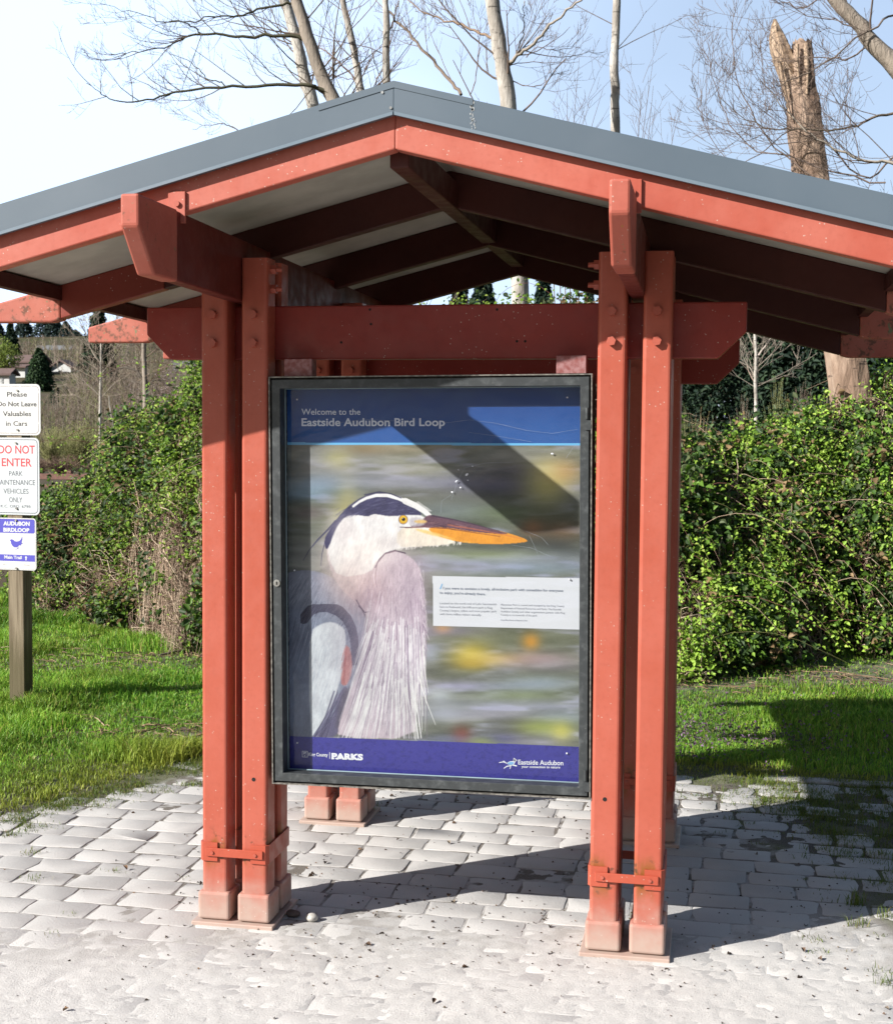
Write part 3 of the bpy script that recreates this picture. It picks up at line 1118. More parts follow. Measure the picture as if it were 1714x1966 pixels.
def stroke(pts, w, rgb, a=1.):
    pts = np.array(pts, float)
    x0, y0 = pts.min(0) - 6; x1, y1 = pts.max(0) + 6
    sel = (PXp > x0) & (PXp < x1) & (PYp > y0) & (PYp < y1)
    ii = np.where(sel)
    if not len(ii[0]): return
    qx, qy = PXp[ii], PYp[ii]
    best = np.full(qx.shape, 1e9); ww = np.zeros(qx.shape)
    n = len(pts) - 1
    for i in range(n):
        ax, ay = pts[i]; bx, by = pts[i + 1]
        dx, dy = bx - ax, by - ay
        t = np.clip(((qx - ax) * dx + (qy - ay) * dy) / (dx * dx + dy * dy + 1e-9), 0, 1)
        d = np.hypot(qx - ax - t * dx, qy - ay - t * dy)
        wi = w if not isinstance(w, (tuple, list)) else w[0] + (w[1] - w[0]) * (i + t) / n
        u = d < best
        best = np.where(u, d, best); ww = np.where(u, wi, ww)
    al = np.clip(ww / 2 - best + .55, 0, 1) * a
    IMG[ii] = IMG[ii] * (1 - al[:, None]) + np.array(rgb, float) * al[:, None]


pr = np.random.default_rng(12)
# out-of-focus water
IMG[:] = (116, 120, 106)
for (ax_, ay_, amp, sd) in ((90, 15, 30, 1), (46, 9, 20, 2), (220, 40, 30, 3), (24, 8, 10, 5)):
    n_ = fbm(PXp / ax_, PYp / ay_, sd, 3) - .5
    IMG += (n_ * amp * 2)[..., None] * np.array((1, 1, 1.05))
n_ = sstep(.5, .75, fbm(PXp / 95, PYp / 17, 8, 3))[..., None]
IMG = IMG * (1 - n_ * .75) + np.array((178, 180, 205)) * n_ * .75
n_ = sstep(.5, .75, fbm(PXp / 80, PYp / 15, 18, 3))[..., None]
IMG = IMG * (1 - n_ * .55) + np.array((84, 88, 78)) * n_ * .55
for t_ in [(640, 870, 90, 22, (178, 178, 190), .7), (760, 862, 80, 10, (165, 140, 95), .55), (700, 860, 28, 9, (150, 122, 80), .6), (648, 886, 22, 16, (205, 198, 105), .8),
           (640, 900, 60, 14, (175, 172, 188), .6), (610, 932, 55, 14, (150, 190, 222), .75), (575, 950, 40, 10, (120, 165, 210), .6), (668, 968, 17, 38, (205, 196, 112), .75),
           (660, 995, 20, 16, (214, 206, 90), .7), (800, 925, 170, 13, (182, 182, 214), .75), (830, 962, 140, 16, (128, 124, 106), .75), (790, 900, 60, 12, (196, 190, 150), .5),
           (980, 880, 90, 18, (190, 186, 196), .6), (1000, 905, 70, 12, (70, 66, 80), .8), (980, 935, 90, 16, (78, 74, 108), .85), (1075, 960, 50, 16, (120, 118, 150), .6),
           (1030, 985, 70, 26, (62, 70, 58), .85), (960, 985, 50, 12, (122, 140, 84), .6), (1050, 928, 36, 32, (236, 226, 124), .95), (1082, 905, 28, 17, (212, 160, 92), .8), (1048, 900, 22, 10, (224, 214, 150), .6),
           (1022, 1014, 16, 12, (196, 128, 82), .8), (1075, 1022, 34, 16, (170, 112, 66), .7), (1068, 1052, 52, 22, (50, 56, 56), .9), (1000, 1075, 130, 15, (172, 180, 205), .7),
           (930, 1066, 80, 8, (146, 160, 98), .7), (1000, 1092, 120, 10, (150, 176, 200), .6), (900, 1090, 60, 8, (170, 160, 180), .5), (860, 980, 70, 18, (150, 170, 190), .5),
           (600, 1010, 50, 16, (112, 118, 96), .7), (580, 1060, 40, 26, (150, 150, 160), .6), (590, 985, 26, 10, (120, 96, 110), .6),
           (960, 1225, 150, 14, (122, 126, 96), .8), (905, 1256, 30, 17, (236, 208, 66), .95, 1.5), (950, 1266, 48, 9, (230, 204, 80), .85), (906, 1276, 26, 9, (204, 172, 62), .85),
           (1019, 1232, 13, 12, (236, 158, 44), .95, 2), (1022, 1266, 60, 11, (186, 150, 160), .8), (1055, 1280, 60, 10, (160, 150, 170), .5), (850, 1208, 12, 6, (240, 160, 50), .9),
           (825, 1254, 15, 13, (192, 204, 228), .8), (850, 1212, 50, 8, (176, 160, 205), .6), (892, 1314, 46, 9, (178, 172, 215), .8), (1000, 1316, 70, 9, (166, 180, 206), .75), (960, 1300, 150, 10, (108, 112, 92), .7),
           (1040, 1310, 50, 10, (170, 190, 210), .6), (845, 1336, 20, 12, (205, 215, 225), .8), (850, 1370, 40, 12, (196, 206, 222), .85), (980, 1352, 120, 12, (176, 182, 202), .7), (945, 1372, 70, 9, (182, 178, 205), .7),
           (1000, 1335, 70, 8, (130, 150, 90), .6), (1080, 1380, 40, 12, (150, 172, 205), .6), (976, 1400, 26, 14, (74, 74, 84), .9), (886, 1411, 14, 12, (142, 62, 46), .95, 1.6), (1040, 1396, 44, 11, (164, 178, 70), .85),
           (1078, 1406, 16, 14, (222, 214, 96), .9), (930, 1424, 24, 6, (160, 178, 60), .85), (860, 1420, 40, 8, (120, 130, 190), .6), (1015, 1424, 50, 8, (190, 186, 205), .7), (960, 1420, 26, 7, (70, 70, 150), .6)]:
    blob(t_[0], t_[1], t_[2] * 1.1, t_[3] * 1.15, t_[4], t_[5] * .72, 1.)
# bird: folded wing and shoulder
poly([(540, 1104), (566, 1096), (590, 1095), (612, 1098), (634, 1106), (652, 1121), (672, 1138), (690, 1160), (704, 1182), (702, 1240), (690, 1290), (668, 1335), (655, 1370), (640, 1416), (540, 1416)], (146, 156, 178), .8)
poly([(540, 1180), (585, 1160), (600, 1230), (600, 1416), (540, 1416)], (150, 162, 190), 7, .8)
poly([(540, 1104), (566, 1098), (612, 1100), (650, 1122), (690, 1166), (700, 1190), (680, 1190), (640, 1155), (590, 1150), (540, 1170)], (172, 178, 200), 6, .6)
for k in range(150):        # long grey shoulder feathers
    x = pr.uniform(553, 690); y = 1102 + max(0, (x - 620)) * .75 + pr.uniform(0, 55)
    l = pr.uniform(14, 40); dx = -.55 * l + (x - 600) * .12; c = pr.choice([118, 196, 206, 100])
    stroke([(x, y), (x + dx * .4, y + l * .35), (x + dx * .8, y + l)], (1.4, .4), (c, c + 8, c + 28), .45)
for k in range(70):
    x = pr.uniform(553, 612); y = pr.uniform(1180, 1230); l = pr.uniform(30, 80)
    c = pr.choice([92, 200, 112])
    stroke([(x, y), (x - .14 * l, y + l * .5), (x - .32 * l, y + l)], (1.6, .5), (c, c + 8, c + 32), .4)
poly([(596, 1212), (612, 1200), (630, 1194), (645, 1196), (661, 1206), (664, 1226), (661, 1262), (655, 1300), (646, 1330), (640, 1360), (618, 1388), (602, 1411), (598, 1416), (592, 1300)], (232, 238, 244), 1.0)
for k in range(50):
    x = pr.uniform(600, 655); y = pr.uniform(1215, 1370)
    stroke([(x, y), (x - 2, y + 12), (x - 6, y + 26)], 2.2, (206, 216, 226), .35)
arc = [(583, 1188), (596, 1172), (612, 1166), (634, 1166), (652, 1174), (666, 1188), (675, 1206), (680, 1226), (682, 1248), (679, 1272)]
for i in range(len(arc) - 1):
    pass
stroke(arc, (20, 15), (74, 76, 100), 1.)
stroke(arc[3:], (22, 13), (64, 66, 92), .9)
for k in range(120):
    i = pr.integers(0, len(arc) - 1); t = pr.random()
    x = arc[i][0] * (1 - t) + arc[i + 1][0] * t + pr.normal(0, 5); y = arc[i][1] * (1 - t) + arc[i + 1][1] * t + pr.normal(0, 5)
    c = pr.choice([52, 92, 108])
    stroke([(x, y), (x - 6, y + 9)], .9, (c, c + 2, c + 26), .6)
poly([(662, 1236), (673, 1246), (677, 1284), (669, 1312), (660, 1318), (653, 1310), (659, 1280)], (206, 128, 124), 1.0)
for k in range(26):
    x = pr.uniform(656, 674); y = pr.uniform(1240, 1300)
    c = pr.choice([0, 1]); stroke([(x, y), (x - 3, y + 14)], 1.6, ((232, 168, 160), (176, 92, 92))[c], .6)
poly([(598, 1416), (636, 1388), (650, 1335), (662, 1316), (668, 1322), (660, 1370), (652, 1416)], (102, 98, 130), 1.0)
for k in range(26):
    x = pr.uniform(640, 660); stroke([(x, 1325 + pr.uniform(0, 30)), (x - 16, 1375), (x - 38 + pr.normal(0, 6), 1416)], 1.3, pr.choice([(140, 136, 168), (70, 66, 98)]), .6)
poly([(656, 1330), (672, 1318), (690, 1300), (700, 1416), (640, 1416)], (88, 82, 100), 3, .9)
# neck and breast
poly([(634, 1012), (627, 1040), (628, 1066), (633, 1090), (642, 1112), (656, 1132), (676, 1150), (692, 1166), (706, 1184), (704, 1210), (694, 1250), (682, 1300), (664, 1350), (650, 1392), (648, 1417), (797, 1419), (799, 1360), (806, 1310), (815, 1250), (819, 1195), (816, 1150), (810, 1100), (797, 1077), (780, 1064), (757, 1058), (740, 1040), (700, 1000)], (222, 206, 214), 1.0)
blob(720, 1110, 70, 50, (202, 178, 188), .75)
blob(770, 1120, 40, 50, (196, 180, 192), .6)
blob(690, 1130, 40, 40, (216, 186, 184), .7)
blob(655, 1060, 30, 50, (248, 232, 226), .9)
blob(740, 1300, 60, 90, (206, 198, 212), .6)
for k in range(420):
    x = pr.uniform(636, 812); y = pr.uniform(1060, 1215)
    if not (628 + max(0, (y - 1090)) * .62 < x < 815): continue
    c = pr.choice([0, 1, 2]); ang = .25 + (720 - x) * .004
    l = pr.uniform(8, 18)
    stroke([(x, y), (x + l * math.sin(ang) * .4, y + l)], 1.0, ((238, 224, 228), (176, 154, 170), (214, 194, 204))[c], .45)
# head
poly([(631, 1034), (636, 1016), (646, 1002), (664, 989), (700, 984), (735, 985), (765, 990), (790, 984), (812, 990), (824, 1004), (882, 1034), (862, 1044), (800, 1049), (766, 1053), (744, 1058), (722, 1076), (712, 1100), (650, 1110), (630, 1070)], (253, 250, 248), .8)
blob(700, 1062, 42, 26, (250, 240, 234), .8)
poly([(622, 1036), (630, 1021), (644, 1000), (658, 981), (684, 960), (705, 950), (727, 945), (752, 950), (776, 962), (800, 978), (813, 990), (790, 988), (768, 990), (745, 991), (716, 986), (706, 992), (684, 988), (664, 991), (650, 1006), (640, 1026), (634, 1044), (626, 1058)], (72, 70, 104), .7)
for k in range(140):
    x = pr.uniform(650, 805); y = 948 + abs(x - 727) * .30 + pr.uniform(3, 36)
    if y > 990: continue
    c = pr.choice([50, 98, 118]); stroke([(x, y), (x - 9, y + 3 + (727 - x) * .03)], .9, (c, c - 2, c + 30), .55)
stroke([(678, 972), (690, 963), (704, 956), (722, 951), (744, 951), (766, 957), (786, 966)], (4, 8), (252, 250, 250), 1.)
stroke([(778, 962), (798, 971), (814, 981), (824, 990)], (12, 9), (252, 250, 248), 1.)
stroke([(700, 950), (727, 944), (750, 948), (770, 956)], 2.2, (60, 58, 88), .8)
for k in range(16):
    stroke([(796 + k * 1.6, 966 + k), (803 + k * 1.7, 963 + k * 1.2)], .9, (250, 248, 246), .8)
stroke([(644, 1000), (628, 1018), (610, 1036), (595, 1054), (582, 1076)], (3.4, .7), (62, 60, 96), .85)
stroke([(636, 1020), (624, 1040), (618, 1064), (616, 1086)], (2.4, .6), (70, 68, 104), .8)
stroke([(640, 1008), (618, 1030), (600, 1050)], (2, .6), (90, 88, 120), .6)
# throat fold
stroke([(778, 1062), (758, 1057), (740, 1062), (728, 1074), (720, 1090)], (2.6, 1.2), (92, 74, 92), .85)
stroke([(760, 1058), (738, 1064), (724, 1082), (720, 1112), (724, 1128)], (1.8, .8), (150, 120, 132), .7)
stroke([(690, 1164), (700, 1176), (710, 1174)], (3.5, 1), (84, 72, 92), .9)
stroke([(684, 1152), (700, 1180), (704, 1192)], (2.5, 1), (104, 92, 112), .8)
for k in range(60):
    x = pr.uniform(764, 886); y = 1053 - (x - 764) * .085
    stroke([(x, y - 3), (x - 1.5, y + pr.uniform(0, 4))], 1.2, (252, 246, 240), .8)
# bill
poly([(764, 1014), (800, 1012), (836, 1020), (880, 1040), (856, 1046), (800, 1050), (760, 1050)], (252, 240, 222), .9)
poly([(818, 1012), (860, 1012), (905, 1014), (945, 1016), (985, 1026), (1017, 1038), (1002, 1042), (960, 1045), (920, 1044), (880, 1041), (835, 1028)], (244, 164, 58), .5, 1., 1)
poly([(790, 1014), (830, 1020), (884, 1040), (920, 1044), (870, 1036), (820, 1026)], (254, 214, 130), 1.2, .85)
poly([(806, 1004), (816, 992), (826, 988), (848, 992), (872, 997), (905, 1004), (942, 1016), (984, 1026), (940, 1024), (900, 1020), (860, 1013), (815, 1011), (782, 1012)], (112, 82, 96), .6)
stroke([(828, 990), (872, 998), (915, 1008), (960, 1020)], (2.6, 1.2), (66, 54, 72), .7)
stroke([(778, 1013), (815, 1012), (860, 1015), (905, 1022), (960, 1030)], (2.0, .8), (110, 56, 60), .8)
stroke([(860, 1008), (905, 1015), (950, 1023), (1000, 1034)], (3, 1), (214, 120, 84), .6)
for k in range(24):
    x = pr.uniform(815, 900); y = 996 + (x - 815) * .16 + pr.uniform(0, 12)
    stroke([(x, y), (x + 10, y + 2)], 1., pr.choice([(70, 48, 60), (160, 118, 120)]), .6)
poly([(784, 994), (806, 993), (818, 1000), (812, 1010), (786, 1012)], (206, 200, 206), 1.2, .8)
poly([(792, 999), (818, 998), (820, 1004), (800, 1005)], (236, 196, 120), .9, .9)
stroke([(768, 1012), (790, 1013)], 1.6, (100, 84, 96), .8)
lay(np.clip(9.8 - np.hypot(PXp - 774, PYp - 997.5), 0, 1), (110, 104, 120), .8)
lay(np.clip(8.6 - np.hypot(PXp - 774, PYp - 997.5), 0, 1), (232, 176, 42))
lay(np.clip(6.6 - np.hypot(PXp - 774.5, PYp - 997), 0, 1), (246, 204, 70), .8)
lay(np.clip(3.8 - np.hypot(PXp - 774.5, PYp - 997), 0, 1), (24, 20, 24))
lay(np.clip(1.3 - np.hypot(PXp - 773, PYp - 995.4), 0, 1), (250, 250, 250), .9)
# breast plumes
blob(700, 1240, 34, 60, (170, 152, 172), .5)
blob(800, 1180, 22, 60, (176, 158, 178), .5)
blob(712, 1150, 26, 22, (176, 150, 164), .5)
blob(672, 1105, 34, 26, (236, 214, 208), .6)
blob(662, 1020, 18, 22, (236, 226, 226), .7)
blob(744, 1042, 34, 10, (232, 222, 220), .6)
for k in range(260):
    x = pr.uniform(704, 816); y = 1130 + 120 * pr.random() ** .8
    l = pr.uniform(24, 60); u = (x - 756) / 70
    ex = x + (-.18 if x < 745 else .02) * l + u * .05 * l
    stroke([(x, y), ((x + ex) / 2 + pr.normal(0, 1), y + l * .5), (ex, y + l)], (1.3, .5), pr.choice([(246, 238, 242), (160, 138, 158), (206, 190, 202), (226, 214, 222)]), .42)
for k in range(330):
    x = pr.uniform(700, 816); y = pr.uniform(1180, 1310) + abs(pr.normal(0, 14))
    u = (x - 745) / 70
    l = pr.uniform(60, 150)
    ex = x + (-.75 + .62 * (x - 700) / 60) * l * .5 if x < 760 else x + u * .03 * l
    y1 = min(y + l, 1418)
    c = pr.choice([0, 0, 1, 2])
    stroke([(x, y), ((x + ex) / 2 + pr.normal(0, 2), (y + y1) / 2), (ex, y1)], (2.0, .7), ((250, 248, 250), (140, 122, 146), (204, 190, 206))[c], .62 if c == 0 else .5)
for k in range(40):
    x = pr.uniform(690, 800); l = pr.uniform(70, 130); y = 1418 - l
    ex = x - (760 - x) * .5
    stroke([(x, y), ((x + ex) / 2 + 2, y + l * .5), (ex, 1418)], (2.2, .8), (253, 252, 252), .9)
for (a, b2) in (((806, 1250), (816, 1330)), ((812, 1240), (822, 1330)), ((804, 1300), (836, 1392)), ((800, 1310), (798, 1420)), ((790, 1330), (797, 1420)), ((808, 1290), (812, 1375)), ((780, 1320), (786, 1400)), ((772, 1330), (766, 1418))):
    stroke([a, ((a[0] + b2[0]) / 2 - 2, (a[1] + b2[1]) / 2), b2], (2.2, .7), (250, 248, 244), .9)
for k in range(60):
    y = pr.uniform(1090, 1260); x = 808 + 8 * math.sin((y - 1090) / 90) + pr.normal(0, 2)
    stroke([(x, y), (x + pr.uniform(1, 6), y + pr.uniform(10, 22))], (1.4, .5), pr.choice([(238, 228, 232), (150, 134, 152)]), .6)
bird = blur(mask_poly([(540, 1098), (566, 1094), (612, 1096), (628, 1085), (626, 1050), (632, 1020), (660, 978), (700, 948), (752, 948), (824, 988), (1016, 1038), (880, 1044), (780, 1060), (812, 1095), (820, 1190), (800, 1418), (540, 1418)]), 1.5)
tex = (fbm((PXp + .35 * PYp) / 2.6, (PYp - .25 * PXp) / 9, 33, 3) - .5) * .55 + (fbm(PXp / 16, PYp / 26, 35, 3) - .5) * .75
IMG = IMG * (1 + (tex * .24 * bird)[..., None] * np.array((1., 1.05, .95)))
shd = sstep(0, 60, PXp - 628 - np.clip(PYp - 1090, 0, 400) * .62) * .5 + .5
IMG = IMG * (1 - (bird * (1 - shd) * .22 * sstep(1040, 1110, PYp))[..., None])
IMG += pr.normal(0, 3.0, IMG.shape[:2])[..., None]
# white text panel, header band, footer band
lay(mask_poly([(830.5, 1106), (1140, 1110.5), (1140, 1209.3), (831.5, 1202)]), (236, 239, 245), .93)
hdr = (PYp < 849.3 + (PXp - 553) * .003).astype(float)
lay(hdr, (30, 76, 148))
n_ = (fbm(PXp / 40, PYp / 40, 4) - .5)[..., None]
lay(hdr * sstep(745, 850, PYp), (56, 108, 182), .7)
lay(((PYp > 849.3 + (PXp - 553) * .003) & (PYp < 853.6 + (PXp - 553) * .003)).astype(float), (120, 200, 250))
ftr = (PYp > 1413.5 + (PXp - 555) * .0362).astype(float)
lay(ftr, (62, 60, 152))
fx = fbm(PXp / 5, PYp / 4, 14, 3)
lay(ftr * sstep(.5, .75, fx), (48, 46, 126), .6)
IMG += (n_ * 10) * hdr[..., None]
IMG = np.clip(IMG, 4, 255)
c_ = IMG / 255.
lin_img = np.where(c_ <= .04045, c_ / 12.92, ((c_ + .055) / 1.055) ** 2.4) / 1.75
idx = np.arange(NXp * NZp).reshape(NZp, NXp)
qf = np.stack([idx[:-1, :-1], idx[1:, :-1], idx[1:, 1:], idx[:-1, 1:]], -1).reshape(-1, 4)
poster = np_mesh('poster', np.stack([UU, np.full_like(UU, YP), ZZ], -1).reshape(-1, 3), [qf], M['print'], col=lin_img.reshape(-1, 3))
poster.parent = CASE

PL.text('Welcome to the', 579, 692, 796, poster, M['ink_pale'], cap=12, bold=.006, name='heading')
PL.text('Eastside Audubon Bird Loop', 579, 854, 817.5, poster, M['ink_pale'], cap=15.2, bold=.022, name='heading')
PL.text('I', 844, 850, 1131, poster, M['ink_sky'], cap=11, slant=.25, name='paragraph')
PL.text('f you were to envision a lovely, all-inclusive park with something for everyone', 850, 1081, 1131.5, poster, M['ink_text'], yb2=1136.5, cap=5.0, bold=.018, name='paragraph')
PL.text("to enjoy, you're already there.", 844, 932, 1140, poster, M['ink_text'], yb2=1143, cap=5.0, bold=.018, name='paragraph')
for k, s_t in enumerate(('Located on the north end of Lake Sammamish', 'here in Redmond, the 640-acre park is King', "County's largest, oldest and most popular park", 'with three million visitors annually.')):
    PL.text(s_t, 844, (953, 945, 953, 924)[k], 1160 + k * 6.9, poster, M['ink_text2'], yb2=1162 + k * 6.9, cap=4.2, name='paragraph')
for k, s_t in enumerate(('Marymoor Park is owned and managed by the King County', 'Department of Natural Resources and Parks. The Eastside', 'Audubon Society and other organizations partner with King', 'County as co-stewards of the park.')):
    PL.text(s_t, 961, (1083, 1077, 1084, 1031)[k], 1162.5 + k * 6.5, poster, M['ink_text2'], yb2=1165.5 + k * 6.5 - (k == 3) * 1.3, cap=3.8, name='paragraph')
PL.text('Great Blue Heron at Marymoor Park', 961, 1012, 1191.6, poster, M['ink_text'], yb2=1193, cap=2.8, slant=.2, name='caption')
PL.text('King County', 592.5, 629.5, 1451.5, poster, M['ink_white'], yb2=1452.8, cap=6.6, bold=.02, name='county_logo')
PL.poly([[(580, 1442), (591, 1442.4), (591, 1443.4), (580, 1443)], [(580, 1453), (591, 1453.4), (591, 1454.4), (580, 1454)], [(580, 1443), (581, 1443), (581, 1453), (580, 1453)], [(590, 1443.4), (591, 1443.4), (591, 1453.4), (590, 1453.4)],
         [(582.6, 1444.6), (588.4, 1444.8), (588.6, 1447), (586, 1446.4), (583.4, 1448.6)], [(583.6, 1449.4), (585, 1449.4), (586.4, 1452), (584.8, 1452.4)], [(587, 1448.6), (588.6, 1449), (588, 1451)]], poster, M['ink_white'], 'county_logo')
PL.poly([(632.4, 1444.5), (633.4, 1444.5), (633.4, 1457), (632.4, 1457)], poster, M['ink_white'], 'county_logo')
PL.text('PARKS', 636.5, 697, 1457.2, poster, M['ink_white'], yb2=1459.4, cap=11.2, bold=.055, name='county_logo')
sl = []
for x in (637, 644.5, 650, 657, 662.5, 670.5, 675.5, 682):      # slab feet of the letters
    yb = 1457.2 + (x - 637) * .036
    sl.append([(x - .8, yb - 2.2), (x + 5.2, yb - 2.0), (x + 5.2, yb), (x - .8, yb - .2)])
PL.poly(sl, poster, M['ink_white'], 'county_logo', .0007)
PL.text('Eastside Audubon', 994.5, 1081, 1467.8, poster, M['ink_white'], yb2=1469.6, cap=9.4, bold=.012, name='society_logo')
PL.text('your connection to nature', 1001, 1075, 1474.2, poster, M['ink_white'], yb2=1475.6, cap=4.6, bold=.018, name='society_logo')
PL.poly([stroke_poly([(958, 1464.5), (966, 1463), (976, 1467), (986, 1469.5), (992, 1471)], [1.4, 1.6, 2, 2.4, 2.2]), stroke_poly([(966, 1461), (971, 1464.5)], 1.4), stroke_poly([(982, 1470), (973, 1471.5), (967, 1475.5)], [2, 1.8, 1.4]), stroke_poly([(980, 1471), (979, 1476.5)], 1.4)], poster, M['ink_white'], 'society_logo')
PL.poly([(972, 1465.5), (979, 1462), (985, 1461.5), (986, 1455), (992.5, 1459.8), (989, 1463), (987, 1467.5), (982, 1469.5), (976, 1468.5)], poster, M['ink_white'], 'society_logo', .0005)
PL.poly([(973.5, 1465.6), (979.5, 1462.6), (986.5, 1463.4), (986, 1467), (981.5, 1468.7), (976.5, 1467.8)], poster, M['ink_sky'], 'society_logo', .0009)
PL.poly([(986.6, 1456.4), (991, 1459.8), (988, 1462.4), (985.4, 1461.8)], poster, M['ink_grey'], 'society_logo', .0009)
for (x, y) in ((571, 767), (1089, 763), (566, 1095), (1093, 1112), (571.5, 1426), (1088, 1446)):     # push pins
    q = PL.loc(x, y)
    case_part(MB().cyl((q[0], YP - .006, q[1]), .0026, .0055, 1, 12, bev=1), 'push_pin', M['ink_white'], poster)
# sun glints along the plastic sheet, laid on as thin pale lines
PG = Plane(CASE, .0605)
M['glint_line'] = mat_simple('pale_glint_line', (.30, .33, .38), (.14, .17, .20), 40, .4, 0, 0)
for pts in ([(628, 815), (700, 805), (760, 808)], [(855, 812), (900, 806), (950, 812), (1010, 826), (1060, 832), (1108, 824)], [(866, 960), (878, 925), (892, 898), (930, 889), (985, 887)], [(846, 985), (848, 962), (866, 950)],
            [(1010, 1020), (1040, 1032), (1052, 1046)], [(1016, 1028), (1030, 1058), (1034, 1072)], [(1086, 880), (1098, 862), (1108, 850)], [(900, 830), (960, 838), (1020, 848)], [(980, 1046), (1020, 1052), (1060, 1070)]):
    PG.poly(stroke_poly(pts, .30), door, M['glint_line'], 'glint_line', .0008)
gl_ = []
for (x, y, w, h) in ((876, 924, 9, 4), (896, 911, 10, 6), (884, 936, 6, 4), (868, 945, 5, 5), (1060, 871, 8, 5), (907, 895, 4, 3), (898, 922, 4, 3), (880, 902, 5, 2)):
    c = PG.loc(x, y); r1 = w * .0006; r2 = h * .0006
    gl_.append((c, r1, r2))
M['crease_glint'] = mat_simple('pale_crease_glint', (.55, .57, .62), (.5, .52, .58), 30, .15, 0, 0)
for c, r1, r2 in gl_:           # small raised creases, coloured pale to stand for their sun glints
    n = 7
    t = random.uniform(-.9, .9)
    ring = [(c[0] + r1 * math.cos(a) * math.cos(t) - r2 * math.sin(a) * math.sin(t), .0598, c[1] + r1 * math.cos(a) * math.sin(t) + r2 * math.sin(a) * math.cos(t)) for a in [2 * math.pi * i / n for i in range(n)]]
    case_part(MB().add(ring + [(c[0], .0585, c[1])], [(i, (i + 1) % n, n) for i in range(n)]), 'crease_glint', M['crease_glint'], door)

# ------------------------------------------------------------------ post with three signs
A_S = rad(2.4)
PW = .098
POST = empty('sign_post', (-2.328, 3.085, 0), 'weathered square timber post carrying three park signs at the lawn edge', 'post')
POST.rotation_euler = (0, 0, -A_S)
bpy.context.view_layer.update()
zt = at(33, 752, 3.03).z
po = case_part(MB().box(-PW / 2, PW / 2, -PW / 2, PW / 2, -.3, zt, .004, 2), 'post_shaft', M['timber'], POST)
signs = []
for nm, lab, (xc, xr), (yt, yb), mt, rd in (
        ('rules_sign', 'white sign about valuables in cars, topmost of three on the timber post', (33, 77.5), (736.5, 836), 'signwhite', .030),
        ('rules_sign', 'white DO NOT ENTER sign for park maintenance vehicles, middle sign on the timber post', (31, 75.5), (839.5, 989), 'signpale', .030),
        ('trail_sign', 'white and violet-blue trail sign with a small bird, lowest on the timber post', (31, 69.5), (994, 1095), 'signwhite', .020)):
    r = empty(nm, (POST.location.x, POST.location.y, 0), lab, 'sign', 'signs on the timber post')
    r.rotation_euler = (0, 0, -A_S)
    bpy.context.view_layer.update()
    pl = Plane(r, -PW / 2 - .0045)
    cx = pl.loc(xc, (yt + yb) / 2)[0]; hwid = pl.loc(xr, (yt + yb) / 2)[0] - cx
    z1, z0 = pl.loc(xc, yt)[1], pl.loc(xc, yb)[1]
    z1 -= .002; z0 += .002

    def rrect(x0, x1, za, zb, rr):
        pts = []
        for (qx, qz, a0) in ((x1 - rr, zb - rr, 0), (x0 + rr, zb - rr, 90), (x0 + rr, za + rr, 180), (x1 - rr, za + rr, 270)):
            pts += [(qx + rr * math.cos(rad(a0 + k * 18)), qz + rr * math.sin(rad(a0 + k * 18))) for k in range(6)]
        return pts
    plate = case_part(MB().prism(rrect(cx - hwid, cx + hwid, z0, z1, rd), 1, -PW / 2 - .0045, -PW / 2 - .0010), 'sign_panel', M[mt], r)
    signs.append((r, pl, cx, hwid, z0, z1, plate, rrect, rd))


def border(sg, inset, w, mat):
    r, pl, cx, hwid, z0, z1, plate, rrect, rd = sg
    o_ = rrect(cx - hwid + inset, cx + hwid - inset, z0 + inset, z1 - inset, rd - inset * .6)
    i_ = rrect(cx - hwid + inset + w, cx + hwid - inset - w, z0 + inset + w, z1 - inset - w, rd - inset * .6 - w)
    n = len(o_)
    vs = [(x, pl.y - .0004, z) for x, z in o_ + i_]
    case_part(MB().add(vs, [(k, (k + 1) % n, n + (k + 1) % n, n + k) for k in range(n)]), 'border_line', mat, plate)


def screws(sg, pts):
    r, pl, cx, hwid, z0, z1, plate, rrect, rd = sg
    for x, y in pts:
        q = pl.loc(x, y)
        case_part(MB().cyl((cx + .002, pl.y - .0075, q[1]), .0062, .0072, 1, 14, bev=1), 'screw', M['steel'], plate)


M['ink_line'] = ink('faded_line_ink', (.20, .17, .17), .3)
border(signs[0], .010, .0035, M['ink_line']); border(signs[1], .0095, .004, M['ink_grey'])
screws(signs[0], [(33, 749.5), (33, 825)]); screws(signs[1], [(33, 850.5), (31, 976)]); screws(signs[2], [(32, 999), (32, 1091)])
p1, q1 = signs[0][1], signs[0][6]
p1.text('Please', 13.5, 52, 761.2, q1, M['ink_black'], cap=9.4, bold=.018)
p1.text('Do Not Leave', -4.5, 70.5, 779.6, q1, M['ink_black'], cap=9.4, bold=.022, yb2=780)
p1.text('Valuables', 5.5, 60, 798.6, q1, M['ink_black'], cap=9.6, bold=.018)
p1.text('in Cars', 11.5, 52.5, 817.3, q1, M['ink_black'], cap=9.4, bold=.015)
p2, q2 = signs[1][1], signs[1][6]
p2.text('DO NOT', -3, 67, 870.2, q2, M['ink_red'], cap=16.2, bold=.012, yb2=870.8)
p2.text('ENTER', 3.5, 61, 894.6, q2, M['ink_red'], cap=16.0, bold=.012, yb2=895.6)
p2.text('PARK', 17.5, 43.5, 913.2, q2, M['ink_grey'], cap=9.6, yb2=913.8)
p2.text('MAINTENANCE', -8, 67.5, 930.4, q2, M['ink_grey'], cap=10.2, yb2=931.4)
p2.text('VEHICLES', 6.8, 54.8, 947.2, q2, M['ink_grey'], cap=10, yb2=948)
p2.text('ONLY', 17.8, 42.6, 963.9, q2, M['ink_grey'], cap=10, yb2=964.5)
